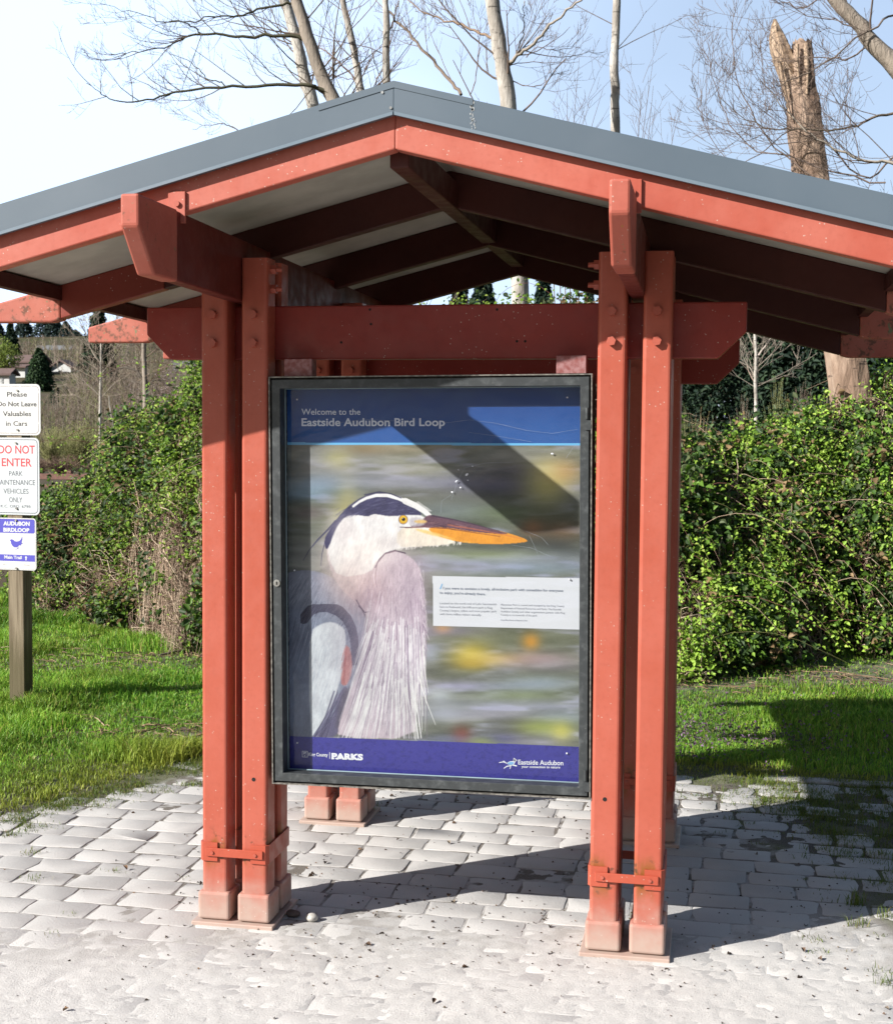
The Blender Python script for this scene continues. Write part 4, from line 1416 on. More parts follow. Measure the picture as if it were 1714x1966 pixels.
p2.text('K.C. ORD. 6798', 1.5, 58.5, 974.0, q2, M['ink_grey'], cap=5.4, yb2=975.2)
p3, q3 = signs[2][1], signs[2][6]
r, pl, cx, hwid, z0, z1, plate, rrect, rd = signs[2]
zA = pl.loc(31, 996.5)[1]; zB = pl.loc(31, 1023.5)[1]; zC = pl.loc(31, 1065)[1]; zD = pl.loc(31, 1077.5)[1]
yy = pl.y - .0004
e = .009
case_part(MB().poly([(x, yy, z) for x, z in rrect(cx - hwid + e, cx + hwid - e, zB, z1 - .006, .010)][::-1]), 'name_band', M['ink_blue'], plate)
case_part(MB().poly([(cx - hwid + e, yy, zD), (cx + hwid - e, yy, zD), (cx + hwid - e, yy, zC), (cx - hwid + e, yy, zC)]), 'name_band', M['ink_blue'], plate)
border(signs[2], .0055, .0012, M['ink_line'])
p3.text('AUDUBON', 6.4, 57.3, 1008.4, q3, M['ink_white'], cap=7.6, bold=.05, dy=.0009, yb2=1009.2)
p3.text('BIRDLOOP', 6.6, 56.6, 1020.4, q3, M['ink_white'], cap=7.4, bold=.05, dy=.0009, yb2=1021.6)
p3.text('Main Trail', 8.4, 42, 1072.2, q3, M['ink_white'], cap=6.2, bold=.035, dy=.0009, yb2=1073.4)
p3.poly([[(47.6, 1071), (50, 1067), (52.6, 1071.2), (51.2, 1071.2), (51.2, 1076), (48.9, 1075.8), (48.9, 1071)]], q3, M['ink_white'], 'arrow', .0009)
p3.poly([[(19, 1037.5), (20.5, 1035.8), (23, 1035.2), (25.5, 1036.5), (28.5, 1039.2), (33, 1039.8), (37.5, 1038.4), (40.6, 1035), (41.8, 1031), (43, 1031), (42.8, 1036), (41.5, 1041.5), (44.2, 1043.6), (40, 1044.6), (41.6, 1047.2), (36.5, 1047), (35, 1049.6), (31.5, 1051), (27, 1050.6), (23.6, 1047.6), (21.4, 1043.4), (20.8, 1039.4)],
          stroke_poly([(34.8, 1051), (33, 1053.6), (30, 1055)], .7), stroke_poly([(35.6, 1051), (34.2, 1054)], .6)], q3, M['ink_blue'], 'bird_emblem', .0006)
p3.poly([[(6.5, 1083), (9, 1082), (9, 1083)], [(46, 1084), (58, 1086.3), (58, 1087), (46, 1084.8)], [(6, 1083.4), (16, 1084.8), (16, 1085.3), (6, 1083.9)]], q3, M['ink_line'], 'small_print', .0006)

# ------------------------------------------------------------------ plants: shared builders
vr = np.random.default_rng(2024)


def rand_dirs(n, base, spread):
    """unit vectors scattered round base (n,3)"""
    v = base + vr.normal(0, spread, (n, 3))
    return v / np.linalg.norm(v, axis=1, keepdims=True)


def leaves(P, Nrm, size, col, aspect=.78, fold=.22, droop=.25):
    """little folded leaves: P (n,3) base points, Nrm (n,3) upper-face direction, size (n,), col (n,3) -> verts, quads, colours"""
    n = len(P)
    r = vr.normal(0, 1, (n, 3))
    T = r - (r * Nrm).sum(1, keepdims=True) * Nrm
    T /= np.linalg.norm(T, axis=1, keepdims=True) + 1e-9
    B = np.cross(Nrm, T)
    tpl = np.array([(0, 0, 0), (.30 * aspect, .28, fold * .7), (.46 * aspect * .9, .60, fold), (0, 1.0, -droop), (-.46 * aspect * .9, .60, fold), (-.30 * aspect, .28, fold * .7)])
    V = (P[:, None, :] + size[:, None, None] * (tpl[None, :, 0:1] * B[:, None, :] + tpl[None, :, 1:2] * T[:, None, :] + tpl[None, :, 2:3] * Nrm[:, None, :])).reshape(-1, 3)
    i = np.arange(n)[:, None] * 6
    F = np.concatenate([i + np.array([[0, 1, 2, 3]]), i + np.array([[0, 3, 4, 5]])])
    return V, F, np.repeat(col, 6, 0)


class Tubes:
    """many tapering tubes gathered into one mesh"""
    def __init__(s):
        s.V, s.F, s.C, s.n = [], [], [], 0

    def add(s, pts, rad0, rad1=None, sides=4, col=(.1, .08, .06), power=1.0):
        p = np.asarray(pts, float)
        k = len(p)
        if k < 2: return
        rr = np.asarray(rad0, float) if np.ndim(rad0) else rad0 + (rad1 - rad0) * np.linspace(0, 1, k) ** power
        d = np.gradient(p, axis=0)
        d /= np.linalg.norm(d, axis=1, keepdims=True) + 1e-12
        ref = np.where(np.abs(d[:, 2:3]) > .9, np.array([[1., 0, 0]]), np.array([[0, 0, 1.]]))
        a = np.cross(d, ref); a /= np.linalg.norm(a, axis=1, keepdims=True) + 1e-12
        b = np.cross(d, a)
        an = np.arange(sides) * 2 * np.pi / sides
        V = p[:, None, :] + rr[:, None, None] * (np.cos(an)[None, :, None] * a[:, None, :] + np.sin(an)[None, :, None] * b[:, None, :])
        i = np.arange(k - 1)[:, None] * sides; j = np.arange(sides)[None, :]; j2 = (j + 1) % sides
        F = np.stack([i + j, i + j2, i + sides + j2, i + sides + j], -1).reshape(-1, 4) + s.n
        s.V.append(V.reshape(-1, 3)); s.F.append(F); s.n += k * sides
        s.C.append(np.broadcast_to(np.asarray(col, float), (k * sides, 3)))

    def build(s, name, mat, parent=None, smooth=True):
        return np_mesh(name, np.concatenate(s.V), [np.concatenate(s.F)], mat, parent, col=np.concatenate(s.C), smooth=smooth)


def curve_pts(p, k):
    """resample a control polyline to a smooth one"""
    p = np.asarray(p, float)
    if len(p) < 3:
        t = np.linspace(0, 1, k)[:, None]
        return p[0] * (1 - t) + p[-1] * t
    q = np.vstack([2 * p[0] - p[1], p, 2 * p[-1] - p[-2]])
    m = len(p) - 1
    out = []
    for u in np.linspace(0, m - 1e-6, k):
        i = int(u); t = u - i
        a, b, c, d = q[i], q[i + 1], q[i + 2], q[i + 3]
        out.append(.5 * ((2 * b) + (c - a) * t + (2 * a - 5 * b + 4 * c - d) * t * t + (3 * b - 3 * c + d - a) * t ** 3))
    return np.array(out)


# ------------------------------------------------------------------ lawn
def lawn_blades():
    n = 760000
    X = vr.uniform(-5.4, 4.4, n); Y = vr.uniform(.2, 8.2, n)
    lw = sstep(-.04, .10, -(X + 1.08) * .93 + (Y - 1.5) * .38 + .10 * (fbm(X * 5, Y * 5, 71) - .5))
    rw = sstep(2.30, 2.65, Y + .05 * (X - 1.5)) * (X > .2)
    cen = sstep(2.2, 2.5, Y) * (np.abs(X - .1) < 1.2)
    cover = np.maximum(np.maximum(lw, rw), cen)
    bare = sstep(.62, .74, fbm(X * 1.6, Y * 1.6, 77))
    # worn strip of litter in front of the thicket on the far side and below the dead canes
    worn = sstep(.9, .3, np.abs(Y - (4.95 + .33 * (X - 1.4)))) * (X > 1.2) * .85
    worn2 = np.exp(-(((X + 2.1) / .7) ** 2 + ((Y - 5.0) / .5) ** 2)) * .85 + np.exp(-(((X + 1.05) / .30) ** 2 + ((Y - 2.6) / .22) ** 2)) * .8
    dens = cover * (1 - .35 * bare) * (1 - worn) * (1 - worn2)
    dens *= np.where(Y < 4, 1.0, .75)
    # nothing beyond what the posts leave visible in the middle
    vis = (X < -.75 + 0 * Y) | (X > .9) | (Y < 3.2)
    keep = (vr.random(n) < dens) & vis
    X, Y, cover = X[keep], Y[keep], cover[keep]
    n = len(X)
    tall = fbm(X * 1.9 + 5, Y * 1.9, 61)
    left = X < 0
    h = np.where(left, .034 + .085 * sstep(.42, .72, tall), .026 + .030 * sstep(.4, .7, tall)) * (.45 + .55 * cover) * vr.uniform(.55, 1.25, n)
    return X, Y, h, tall, cover


gX, gY, gh, gt, gc = lawn_blades()
# tufts rooted in the joints of the paving
tx_, ty_, th_ = [], [], []
nt_ = 0
while nt_ < 8000:
    x, y = vr.uniform(-1.9, 3.6), vr.uniform(-.6, 2.45)
    m = float(moss_mask(np.array(x), np.array(y)))
    side = 1.0 if (x > 1.2 or x < .1) else .15
    if vr.random() < (m ** 1.5 * .9 + .004) * side * (1.0 if m > .3 or y > .1 else .35):
        k = int(vr.integers(5, 26) * (.5 + m))
        sz = vr.uniform(.010, .034) * (.7 + .5 * m)
        tx_.append(x + vr.normal(0, .016 + .02 * m, k)); ty_.append(y + vr.normal(0, .010, k)); th_.append(sz * vr.uniform(.5, 1.3, k))
    nt_ += 1
for (px_, py_, k, hgt) in ((1640, 1738, 60, .075), (1648, 1778, 40, .05), (1700, 1762, 40, .045), (770 - 60, 1546, 30, .035), (455 - 40, 1757, 0, 0), (1560, 1806, 30, .025), (1575, 1830, 24, .02), (137, 1757, 14, .02), (100, 1793, 12, .018), (58, 1638, 40, .03), (66, 1690, 26, .03), (215, 1672, 22, .02), (355, 1685, 20, .015), (20, 1605, 60, .035), (1700, 1890, 40, .04), (1690, 1868, 20, .03)):
    c = at(px_, py_, 0, 2)
    if k:
        tx_.append(c.x + vr.normal(0, .022, k)); ty_.append(c.y + vr.normal(0, .016, k)); th_.append(hgt * vr.uniform(.45, 1.2, k))
for k in range(520):          # ragged moss and grass creeping out of the lawn over the first stones
    y = vr.uniform(.75, 2.5); sd_ = -abs(vr.normal(0, .20))
    x = -1.08 - (sd_ - (y - 1.5) * .38) / .93
    if vr.random() < 1.15 * math.exp(sd_ / .22) and float(fbm(np.array(x * 3.5), np.array(y * 3.5), 120)) > .42:
        q = int(vr.integers(14, 50))
        tx_.append(x + vr.normal(0, .030, q)); ty_.append(y + vr.normal(0, .018, q)); th_.append(vr.uniform(.010, .030) * vr.uniform(.5, 1.3, q))
for k in range(700):
    x = vr.uniform(1.9, 3.6); y = vr.uniform(.9, 2.5)
    if float(moss_mask(np.array(x), np.array(y))) > .6 and float(fbm(np.array(x * 2.2), np.array(y * 2.2), 130)) > .46:
        q = int(vr.integers(14, 46))
        tx_.append(x + vr.normal(0, .035, q)); ty_.append(y + vr.normal(0, .022, q)); th_.append(vr.uniform(.018, .045) * vr.uniform(.5, 1.3, q))
tX, tY, tH = np.concatenate(tx_), np.concatenate(ty_), np.concatenate(th_)


def blade_mesh(X, Y, H, col, wid, lean=.5):
    n = len(X)
    Z = dirt_h(X, Y)[0] - .004
    an = vr.uniform(0, 2 * np.pi, n); ln = vr.uniform(.1, 1.0, n) * lean
    dx, dy = np.cos(an) * ln, np.sin(an) * ln
    wa = vr.uniform(0, np.pi, n)
    wx, wy = np.cos(wa) * wid, np.sin(wa) * wid
    P0 = np.stack([X - wx, Y - wy, Z], -1); P1 = np.stack([X + wx, Y + wy, Z], -1)
    mX, mY, mZ = X + dx * H * .35, Y + dy * H * .35, Z + H * .62
    P2 = np.stack([mX + wx * .8, mY + wy * .8, mZ], -1); P3 = np.stack([mX - wx * .8, mY - wy * .8, mZ], -1)
    P4 = np.stack([X + dx * H * 1.05, Y + dy * H * 1.05, Z + H * (1.0 - .25 * ln)], -1)
    V = np.stack([P0, P1, P2, P3, P4], 1).reshape(-1, 3)
    i = np.arange(n)[:, None] * 5
    shade = np.array([.75, .75, 1.0, 1.0, 1.2])[None, :, None]
    C = (col[:, None, :] * np.ones_like(shade)).reshape(-1, 3)
    return V, i + np.array([[0, 1, 2, 3]]), i + np.array([[3, 2, 4]]), C


def pick(n, cols, w):
    c = np.array(cols)[vr.choice(len(cols), n, p=np.array(w) / np.sum(w))]
    return c * vr.uniform(.75, 1.25, (n, 1))


n = len(gX)
gz = fbm(gX * 2.3, gY * 2.3, 90, 3)[:, None]
gcol = pick(n, [(.125, .285, .026), (.185, .350, .038), (.070, .180, .020), (.280, .370, .055), (.32, .27, .10)], [4, 3, 2.2, 1.6, .4])
gcol = gcol * (.50 + 1.0 * gz) + np.array((.030, .018, .002)) * sstep(.5, .75, fbm(gX * .9 + 7, gY * .9, 95, 2))[:, None]
edge = (1 - sstep(.5, 1, gc))[:, None]
yel = np.array((.31, .33, .05))
ey = np.clip(edge * 1.2 + .75 * np.exp(-((-(gX + 1.08) * .93 + (gY - 1.5) * .38) / .40) ** 2)[:, None] * (gX < 0)[:, None], 0, .85)
gcol = gcol * (1 - ey) + yel * vr.uniform(.7, 1.15, (n, 1)) * ey
V1, Q1, T1, C1 = blade_mesh(gX, gY, gh, gcol, vr.uniform(.0012, .0026, n) * (1 + .10 * gY), .8)
n2 = len(tX)
tcol = pick(n2, [(.115, .165, .025), (.15, .18, .03), (.075, .13, .02), (.20, .18, .05)], [3, 2, 2, 1])
V2, Q2, T2, C2 = blade_mesh(tX, tY, tH, tcol, np.full(n2, .0012), 1.1)
np_mesh('grass', np.concatenate([V1, V2]), [np.concatenate([Q1, Q2 + len(V1)]), np.concatenate([T1, T2 + len(V1)])], M['grass'], col=np.concatenate([C1, C2]))
tag(bpy.data.objects['grass'], 'uneven green lawn and tufts growing out of the paving joints', 'grass', kind='stuff')

# low dead-nettle flowers and broad-leaved weeds in the far lawn, fallen leaves and chips
lp, ls, lc, ln_ = [], [], [], []
for k in range(260):
    x, y = vr.normal(1.75, .30), vr.normal(3.05, .30)
    if k > 190: x, y = vr.uniform(1.3, 3.2), vr.uniform(2.6, 4.4)
    z = float(dirt_h(np.array(x), np.array(y))[0]) + vr.uniform(.02, .055)
    q = int(vr.integers(3, 7))
    lp.append(np.array([x, y, z]) + vr.normal(0, .012, (q, 3))); ls.append(vr.uniform(.010, .022, q)); lc.append(pick(q, [(.20, .11, .20), (.13, .075, .10), (.09, .11, .04), (.26, .16, .26)], [2, 2, 2, 1]))
Pn, Sn, Cn = np.concatenate(lp), np.concatenate(ls), np.concatenate(lc)
V, F, C = leaves(Pn, rand_dirs(len(Pn), np.array([[0, -.3, 1.]]), .6), Sn, Cn)
tag(np_mesh('wildflowers', V, [F], M['leaf'], col=C), 'small purple flowering weeds scattered in the shaded lawn', 'wildflowers', kind='stuff')

n = 1500
X = vr.uniform(-2.2, 3.4, n); Y = vr.uniform(-2.0, 2.3, n)
near = (vr.random(n) < .55)
X = np.where(near, vr.choice([0.25, .6, 1.0, 1.45, 2.0, .0], n) + vr.normal(0, .22, n), X)
Y = np.where(near, vr.choice([-.15, .1, .6, 1.6, 1.9, .3], n) + vr.normal(0, .22, n), Y)
Z = np.maximum(dirt_h(X, Y)[0], 0) + .002
S = vr.uniform(.004, .012, n) * np.where(vr.random(n) < .12, 2.0, 1)
V, F, C = leaves(np.stack([X, Y, Z], -1), rand_dirs(n, np.array([[0, 0, 1.]]), .35), S, pick(n, [(.10, .065, .045), (.06, .045, .035), (.16, .10, .06), (.20, .16, .12)], [3, 3, 1.5, 1]), aspect=.8, fold=.3)
tag(np_mesh('litter', V, [F], M['twig'], col=C), 'crumbs of dry leaf and bark strewn over the paving', 'leaf litter', kind='stuff')
# wood chips and dead stalks at the lawn edge
tb = Tubes()
for k in range(900):
    w_ = vr.random()
    if w_ < .45: x, y = vr.normal(-2.25, .55), vr.normal(4.9, .42)
    elif w_ < .62: x, y = vr.normal(-1.35, .28), vr.normal(2.55, .16)
    else:
        x = vr.uniform(1.2, 3.6); y = 4.75 + .33 * (x - 1.4) + vr.normal(0, .25)
    z = float(dirt_h(np.array(x), np.array(y))[0]) + vr.uniform(.004, .02)
    a = vr.uniform(0, 2 * np.pi); l = vr.uniform(.02, .12) * (1 + 2 * (vr.random() < .12))
    r = vr.uniform(.0015, .0045)
    c = pick(1, [(.24, .16, .10), (.15, .10, .065), (.34, .25, .17), (.09, .06, .04)], [3, 3, 1.2, 2])[0]
    tb.add([(x, y, z), (x + math.cos(a) * l * .5, y + math.sin(a) * l * .5, z + vr.uniform(0, .012)), (x + math.cos(a) * l, y + math.sin(a) * l, z + vr.uniform(-.003, .01))], r, r * .6, 4, c)
tag(tb.build('stalk_litter', M['stem']), 'dead stalks and bark chips lying along the thicket edge', 'plant litter', kind='stuff')
for (pa, pb, r, lab) in (((300, 1260), (385, 1248), .010, 'thin dead branch lying on the lawn behind the post cluster'),):
    a, b2 = at(*pa, .03, 2), at(*pb, .03, 2)
    tb = Tubes()
    tb.add(curve_pts([a, (a + b2) / 2 + Vector((0, .03, .012)), b2, b2 + (b2 - a) * .5 + Vector((0, 0, .02))], 9), r, r * .5, 6, (.17, .13, .10))
    tag(tb.build('fallen_branch', M['stem']), lab, 'branch')
# two pebbles by the front cluster
for (px_, py_, r, c1, lab) in ((563, 1757, .017, (.085, .06, .05), 'brown pebble on the paving against the front post base'), (598, 1765, .0175, (.34, .32, .29), 'pale grey pebble on the paving beside the brown one')):
    c = at(px_, py_ + 4, 0, 2)
    b_m = bmesh.new()
    bmesh.ops.create_icosphere(b_m, subdivisions=3, radius=1)
    for v in b_m.verts:
        k = 1 + .10 * math.sin(3 * v.co.x + px_) + .06 * math.sin(4 * v.co.y + 1)
        v.co = Vector((v.co.x * r * 1.35 * k, v.co.y * r * k, v.co.z * r * .8 * k))
    o = MB().bm(b_m).build('pebble', mat_simple('pebble_stone', c1, tuple(x * 1.5 for x in c1), 60, .7, 0, .2, 90), None, True)
    o.location = (c.x, c.y, r * .66)
    tag(o, lab, 'pebble', 'pebbles by the post base')

# ------------------------------------------------------------------ bramble thickets
BR = [(.165, .275, .034), (.230, .350, .046), (.095, .180, .024), (.040, .080, .018), (.030, .055, .018), (.070, .090, .040), (.29, .38, .07), (.20, .135, .07)]


def bramble(name_label, crest, base, nleaf, ncane, seed, depth=2.2, deadw=.5, bright=1.0, lift=0.0):
    """crest: [(photo x, photo y)], base: [(photo x, photo y)] of the front foot; the mound runs back from its foot"""
    st = np.random.default_rng(seed)
    cx = np.array([c[0] for c in crest], float); cy = np.array([c[1] for c in crest], float)
    bx = np.array([c[0] for c in base], float); by = np.array([c[1] for c in base], float)
    x0, x1 = min(cx.min(), bx.min()), max(cx.max(), bx.max())
    g = np.linspace(x0, x1, 90)
    ft = np.array([(v.x, v.y) for v in [at(x, y, 0, 2) for x, y in zip(g, np.interp(g, bx, by) + 26 * (fbm(g / 34, g * 0, seed + 70, 3) - .5))]])
    Yc = ft[:, 1] + depth
    tz = np.array([at(x, y, yy).z for x, y, yy in zip(g, np.interp(g, cx, cy), Yc)]) - .24 + lift + .36 * (fbm(g / 24, g * 0 + seed, seed + 60, 3) - .5)
    Xc = np.array([at(x, 800, y).x for x, y in zip(g, Yc)])

    def surf(u, t, out=0.):
        """u in photo px across, t 0 foot .. 1 crest .. 2 back: a loose bank of rounded heaps"""
        fx, fy = np.interp(u, g, ft[:, 0]), np.interp(u, g, ft[:, 1])
        xc, yc, z1 = np.interp(u, g, Xc), np.interp(u, g, Yc), np.interp(u, g, tz)
        heap = fbm(u / 52, t * 2.1, seed, 2) - .5 + .5 * (fbm(u / 20, t * 5, seed + 5, 2) - .5)
        th = np.clip(t, 0, 2) * np.pi / 2
        k = np.where(t < 1, .30 * np.sin(th) + .70 * np.clip(t, 0, 1) ** .85, np.sin(th))
        X = fx + (xc - fx) * np.clip(t, 0, 2)
        Y = fy + (yc - fy) * t - (.62 * heap + out) * .8
        Z = z1 * k + (.42 * heap + out) * np.clip(t * 3, 0, 1) * .8
        return np.stack([X, Y, Z], -1)
    root = empty('bramble_thicket', (float(ft[:, 0].mean()), float(ft[:, 1].mean() + .3), 0), name_label, 'bramble', 'bramble thickets behind the shelter')
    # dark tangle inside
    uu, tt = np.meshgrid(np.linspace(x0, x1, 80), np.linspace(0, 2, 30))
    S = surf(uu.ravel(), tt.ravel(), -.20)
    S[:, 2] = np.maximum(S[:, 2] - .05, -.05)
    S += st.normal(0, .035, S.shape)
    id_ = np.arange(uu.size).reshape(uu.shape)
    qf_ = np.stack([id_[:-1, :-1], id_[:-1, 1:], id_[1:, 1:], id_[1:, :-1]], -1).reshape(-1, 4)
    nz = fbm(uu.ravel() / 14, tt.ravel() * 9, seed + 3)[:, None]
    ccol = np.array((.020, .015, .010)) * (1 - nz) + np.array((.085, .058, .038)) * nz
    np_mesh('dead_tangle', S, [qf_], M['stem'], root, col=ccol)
    pal = np.array(BR)
    PL_, NL_, SL_, CL_ = [], [], [], []

    def put(P, nrm, size, col):
        PL_.append(P); NL_.append(nrm); SL_.append(size); CL_.append(col)
    # leaves gathered along many short shoots, thin where dead canes show
    n = nleaf // 6
    u = st.uniform(x0, x1, n * 4); t = st.uniform(.01, 1.45, n * 4)
    gap = fbm(u / 40 + seed, t * 4.6, seed + 9, 3)
    low = np.exp(-((t - .26) / .30) ** 2)
    pk = st.random(n * 4) < np.clip(1.5 - 2.9 * sstep(.43, .60, gap) - deadw * low * sstep(.34, .52, fbm(u / 60, t * 1.5, seed + 30)), .03, 1)
    u, t = u[pk][:n], t[pk][:n]
    sh = surf(u, t, 0) + st.normal(0, .06, (len(u), 3)) + np.abs(st.normal(0, .08, len(u)))[:, None] * np.array([[0, -.7, .6]])
    zone = fbm(u / 26, t * 3.8, seed + 44, 3) + st.normal(0, .09, len(u))
    young = st.choice([0, 1, 2, 6], len(sh), p=[.34, .34, .14, .18]); old = st.choice([2, 3, 4, 5, 7], len(sh), p=[.28, .25, .20, .15, .12])
    isy = zone > .50
    bc = pal[np.where(isy, young, old)]
    k = 6
    P = np.repeat(sh, k, 0) + st.normal(0, .048, (len(sh) * k, 3))
    ss = np.repeat(np.where(isy, st.uniform(.020, .042, len(sh)), st.uniform(.030, .070, len(sh))), k) * st.uniform(.6, 1.25, len(P))
    put(P, rand_dirs(len(P), np.array([[-.25, -.55, .8]]), .6), ss, np.repeat(bc, k, 0) * st.uniform(.7, 1.3, (len(P), 1)) * bright)
    tb = Tubes()
    # arching sprays that break out of the mass, leafy or bare
    for i in range(max(40, nleaf // 260)):
        u0, t0 = st.uniform(x0, x1), st.uniform(.05, 1.12)
        q0 = surf(np.array([u0]), np.array([t0]), -.05)[0]
        a = st.normal(0, .55); l = st.uniform(.18, .60)
        q = curve_pts([q0, q0 + np.array([a * .25, -.12, .22]) * l * 1.6, q0 + np.array([a * .7, -.34, .26]) * l * 1.6, q0 + np.array([a * 1.2, -.5, .02]) * l * 1.6], 9)
        dead = st.random() < .30 + .4 * deadw * (t0 < .6)
        tb.add(q, st.uniform(.0018, .0038), .0011, 4, np.array(((.34, .25, .18), (.22, .15, .11))[st.integers(0, 2)]) if dead else np.array(((.12, .05, .04), (.10, .10, .035))[st.integers(0, 2)]))
        if not dead:
            m = int(st.integers(14, 34))
            j = st.integers(2, 9, m)
            put(q[j] + st.normal(0, .028, (m, 3)), rand_dirs(m, np.array([[-.25, -.5, .8]]), .55), st.uniform(.018, .044, m), pal[st.choice([0, 1, 6, 2], m, p=[.34, .34, .18, .14])] * st.uniform(.75, 1.25, (m, 1)) * bright)
    P = np.concatenate(PL_); P[:, 2] = np.maximum(P[:, 2], .008)
    V, F, C = leaves(P, np.concatenate(NL_), np.concatenate(SL_), np.concatenate(CL_))
    np_mesh('foliage', V, [F], M['leaf'], root, col=C)
    # canes lying and crossing through the mass
    for i in range(ncane):
        u0, t0 = st.uniform(x0, x1), st.uniform(.0, 1.15) ** 1.3
        gp = float(fbm(np.array(u0 / 40 + seed), np.array(t0 * 4.6), seed + 9, 3))
        dead = st.random() < (.85 if (t0 < .6 and deadw > .8) or gp > .5 else .5)
        du, dt = st.normal(0, 44), st.normal(.02, .13)
        m = 6
        w = np.linspace(0, 1, m)
        q = surf(np.clip(u0 + du * w, x0, x1), np.clip(t0 + dt * w, 0, 1.6), st.uniform(-.13, .05))
        bow = np.sin(w * np.pi) * st.uniform(0, .12)
        q[:, 2] += bow; q[:, 1] -= bow
        q += st.normal(0, .014, q.shape)
        q[:, 2] = np.maximum(q[:, 2], .01)
        r = st.uniform(.0014, .0038) * (1.7 if st.random() < .07 else 1)
        c = np.array(((.34, .25, .175), (.48, .38, .28), (.20, .13, .095), (.13, .085, .065))[st.integers(0, 4)]) if dead else np.array(((.09, .035, .03), (.06, .05, .025), (.10, .10, .035))[st.integers(0, 3)])
        tb.add(q, r, r * .5, 4, c * st.uniform(.7, 1.2))
    if deadw > .8:          # stalks leaning out of the foot of the heap
        for i in range(260):
            u0 = st.uniform(x0, x1)
            q0 = surf(np.array([u0]), np.array([st.uniform(.1, .5)]), -.02)[0]
            e = surf(np.array([u0 + st.normal(-14, 24)]), np.array([0.]), .10)[0]; e[2] = .015
            q = curve_pts([q0, (q0 + e) / 2 + np.array([0, -.05, .05]), e + st.normal(0, .06, 3) * (1, 1, 0)], 7)
            tb.add(q, st.uniform(.0016, .0036), .0012, 4, np.array(((.48, .38, .28), (.34, .25, .18), (.24, .17, .12))[st.integers(0, 3)]) * st.uniform(.8, 1.1))
    tb.build('canes', M['stem'], root)
    return root


bramble('low green bramble mound sloping down beside the three-sign post', [(30, 1000), (75, 955), (110, 940), (150, 915), (200, 862), (236, 820), (262, 790)], [(30, 1165), (75, 1182), (150, 1196), (210, 1206), (262, 1215)], 36000, 1300, 101, 2.0, .6)
bramble('bramble thicket with tangled tan dead canes beside the front post cluster', [(236, 812), (262, 786), (300, 748), (340, 735), (372, 712), (400, 690), (440, 670), (520, 640)], [(236, 1210), (300, 1236), (340, 1250), (385, 1256), (440, 1262), (520, 1272)], 30000, 3200, 102, 2.2, 1.5)
bramble('tall leafy bramble seen through the opening under the gable', [(520, 640), (700, 610), (830, 585), (880, 572), (915, 562), (955, 574), (1000, 580), (1040, 576), (1085, 562), (1110, 574), (1150, 592), (1180, 610), (1260, 700)], [(520, 1272), (700, 1290), (900, 1300), (1100, 1306), (1260, 1312)], 24000, 300, 103, 2.4, .4, 1.0, .10)
bramble('broad sunlit bramble bank filling the space right behind the far lawn', [(1215, 760), (1290, 792), (1340, 800), (1400, 812), (1450, 806), (1500, 800), (1535, 792)], [(1215, 1308), (1290, 1312), (1360, 1302), (1440, 1290), (1535, 1280)], 62000, 1900, 104, 2.2, .35, 1.35)
bramble('high bramble bank with pale catkin tips around the broken tree trunk', [(1500, 806), (1535, 788), (1570, 770), (1600, 745), (1640, 728), (1690, 705), (1740, 690), (1800, 680)], [(1500, 1286), (1560, 1280), (1640, 1270), (1714, 1262), (1800, 1255)], 46000, 1600, 105, 2.2, .45, 1.3)

# ------------------------------------------------------------------ bare trees behind
TW = (.14, .105, .08)


def grow(tb, p, d, length, r, lvl, st, up=.55, colr=TW, nk=4, split=(2, 5), minr=.0016, flat=.35):
    """a bare branch that curves upward, with side shoots"""
    m = 7 if lvl > 1 else 5
    q = [np.array(p, float)]
    dd = np.array(d, float); dd /= np.linalg.norm(dd)
    for i in range(m - 1):
        dd = dd + np.array([0, 0, up * .18]) + st.normal(0, .10, 3) * np.array([1, flat, 1])
        dd /= np.linalg.norm(dd)
        q.append(q[-1] + dd * length / (m - 1))
    q = np.array(q)
    tb.add(q, max(r, minr), max(r * .35, minr * .75), 4 if lvl > 1 else 3, np.array(colr) * st.uniform(.8, 1.2))
    if lvl <= 0:
        return
    for i in range(st.integers(*split)):
        t = st.uniform(.18, .97)
        j = min(int(t * (m - 1)), m - 2)
        pp = q[j] + (q[j + 1] - q[j]) * (t * (m - 1) - j)
        ax = q[j + 1] - q[j]; ax /= np.linalg.norm(ax)
        side = st.normal(0, 1, 3) * np.array([1, flat, 1]); side -= side.dot(ax) * ax
        side /= np.linalg.norm(side) + 1e-9
        nd_ = ax * st.uniform(.5, .9) + side * st.uniform(.5, .9) + np.array([0, 0, .15])
        grow(tb, pp, nd_, length * st.uniform(.32, .6) * (1.1 - .5 * t), r * .5 * (1 - .4 * t), lvl - 1, st, up, colr, nk, split, minr, flat)


def px_path(pts, Y, st, dy=0.0):
    """a polyline seen in the photo, standing at depth Y, wandering dy in depth"""
    n = len(pts)
    return [tuple(at(x, y, Y + dy * i / max(1, n - 1))) for i, (x, y) in enumerate(pts)]


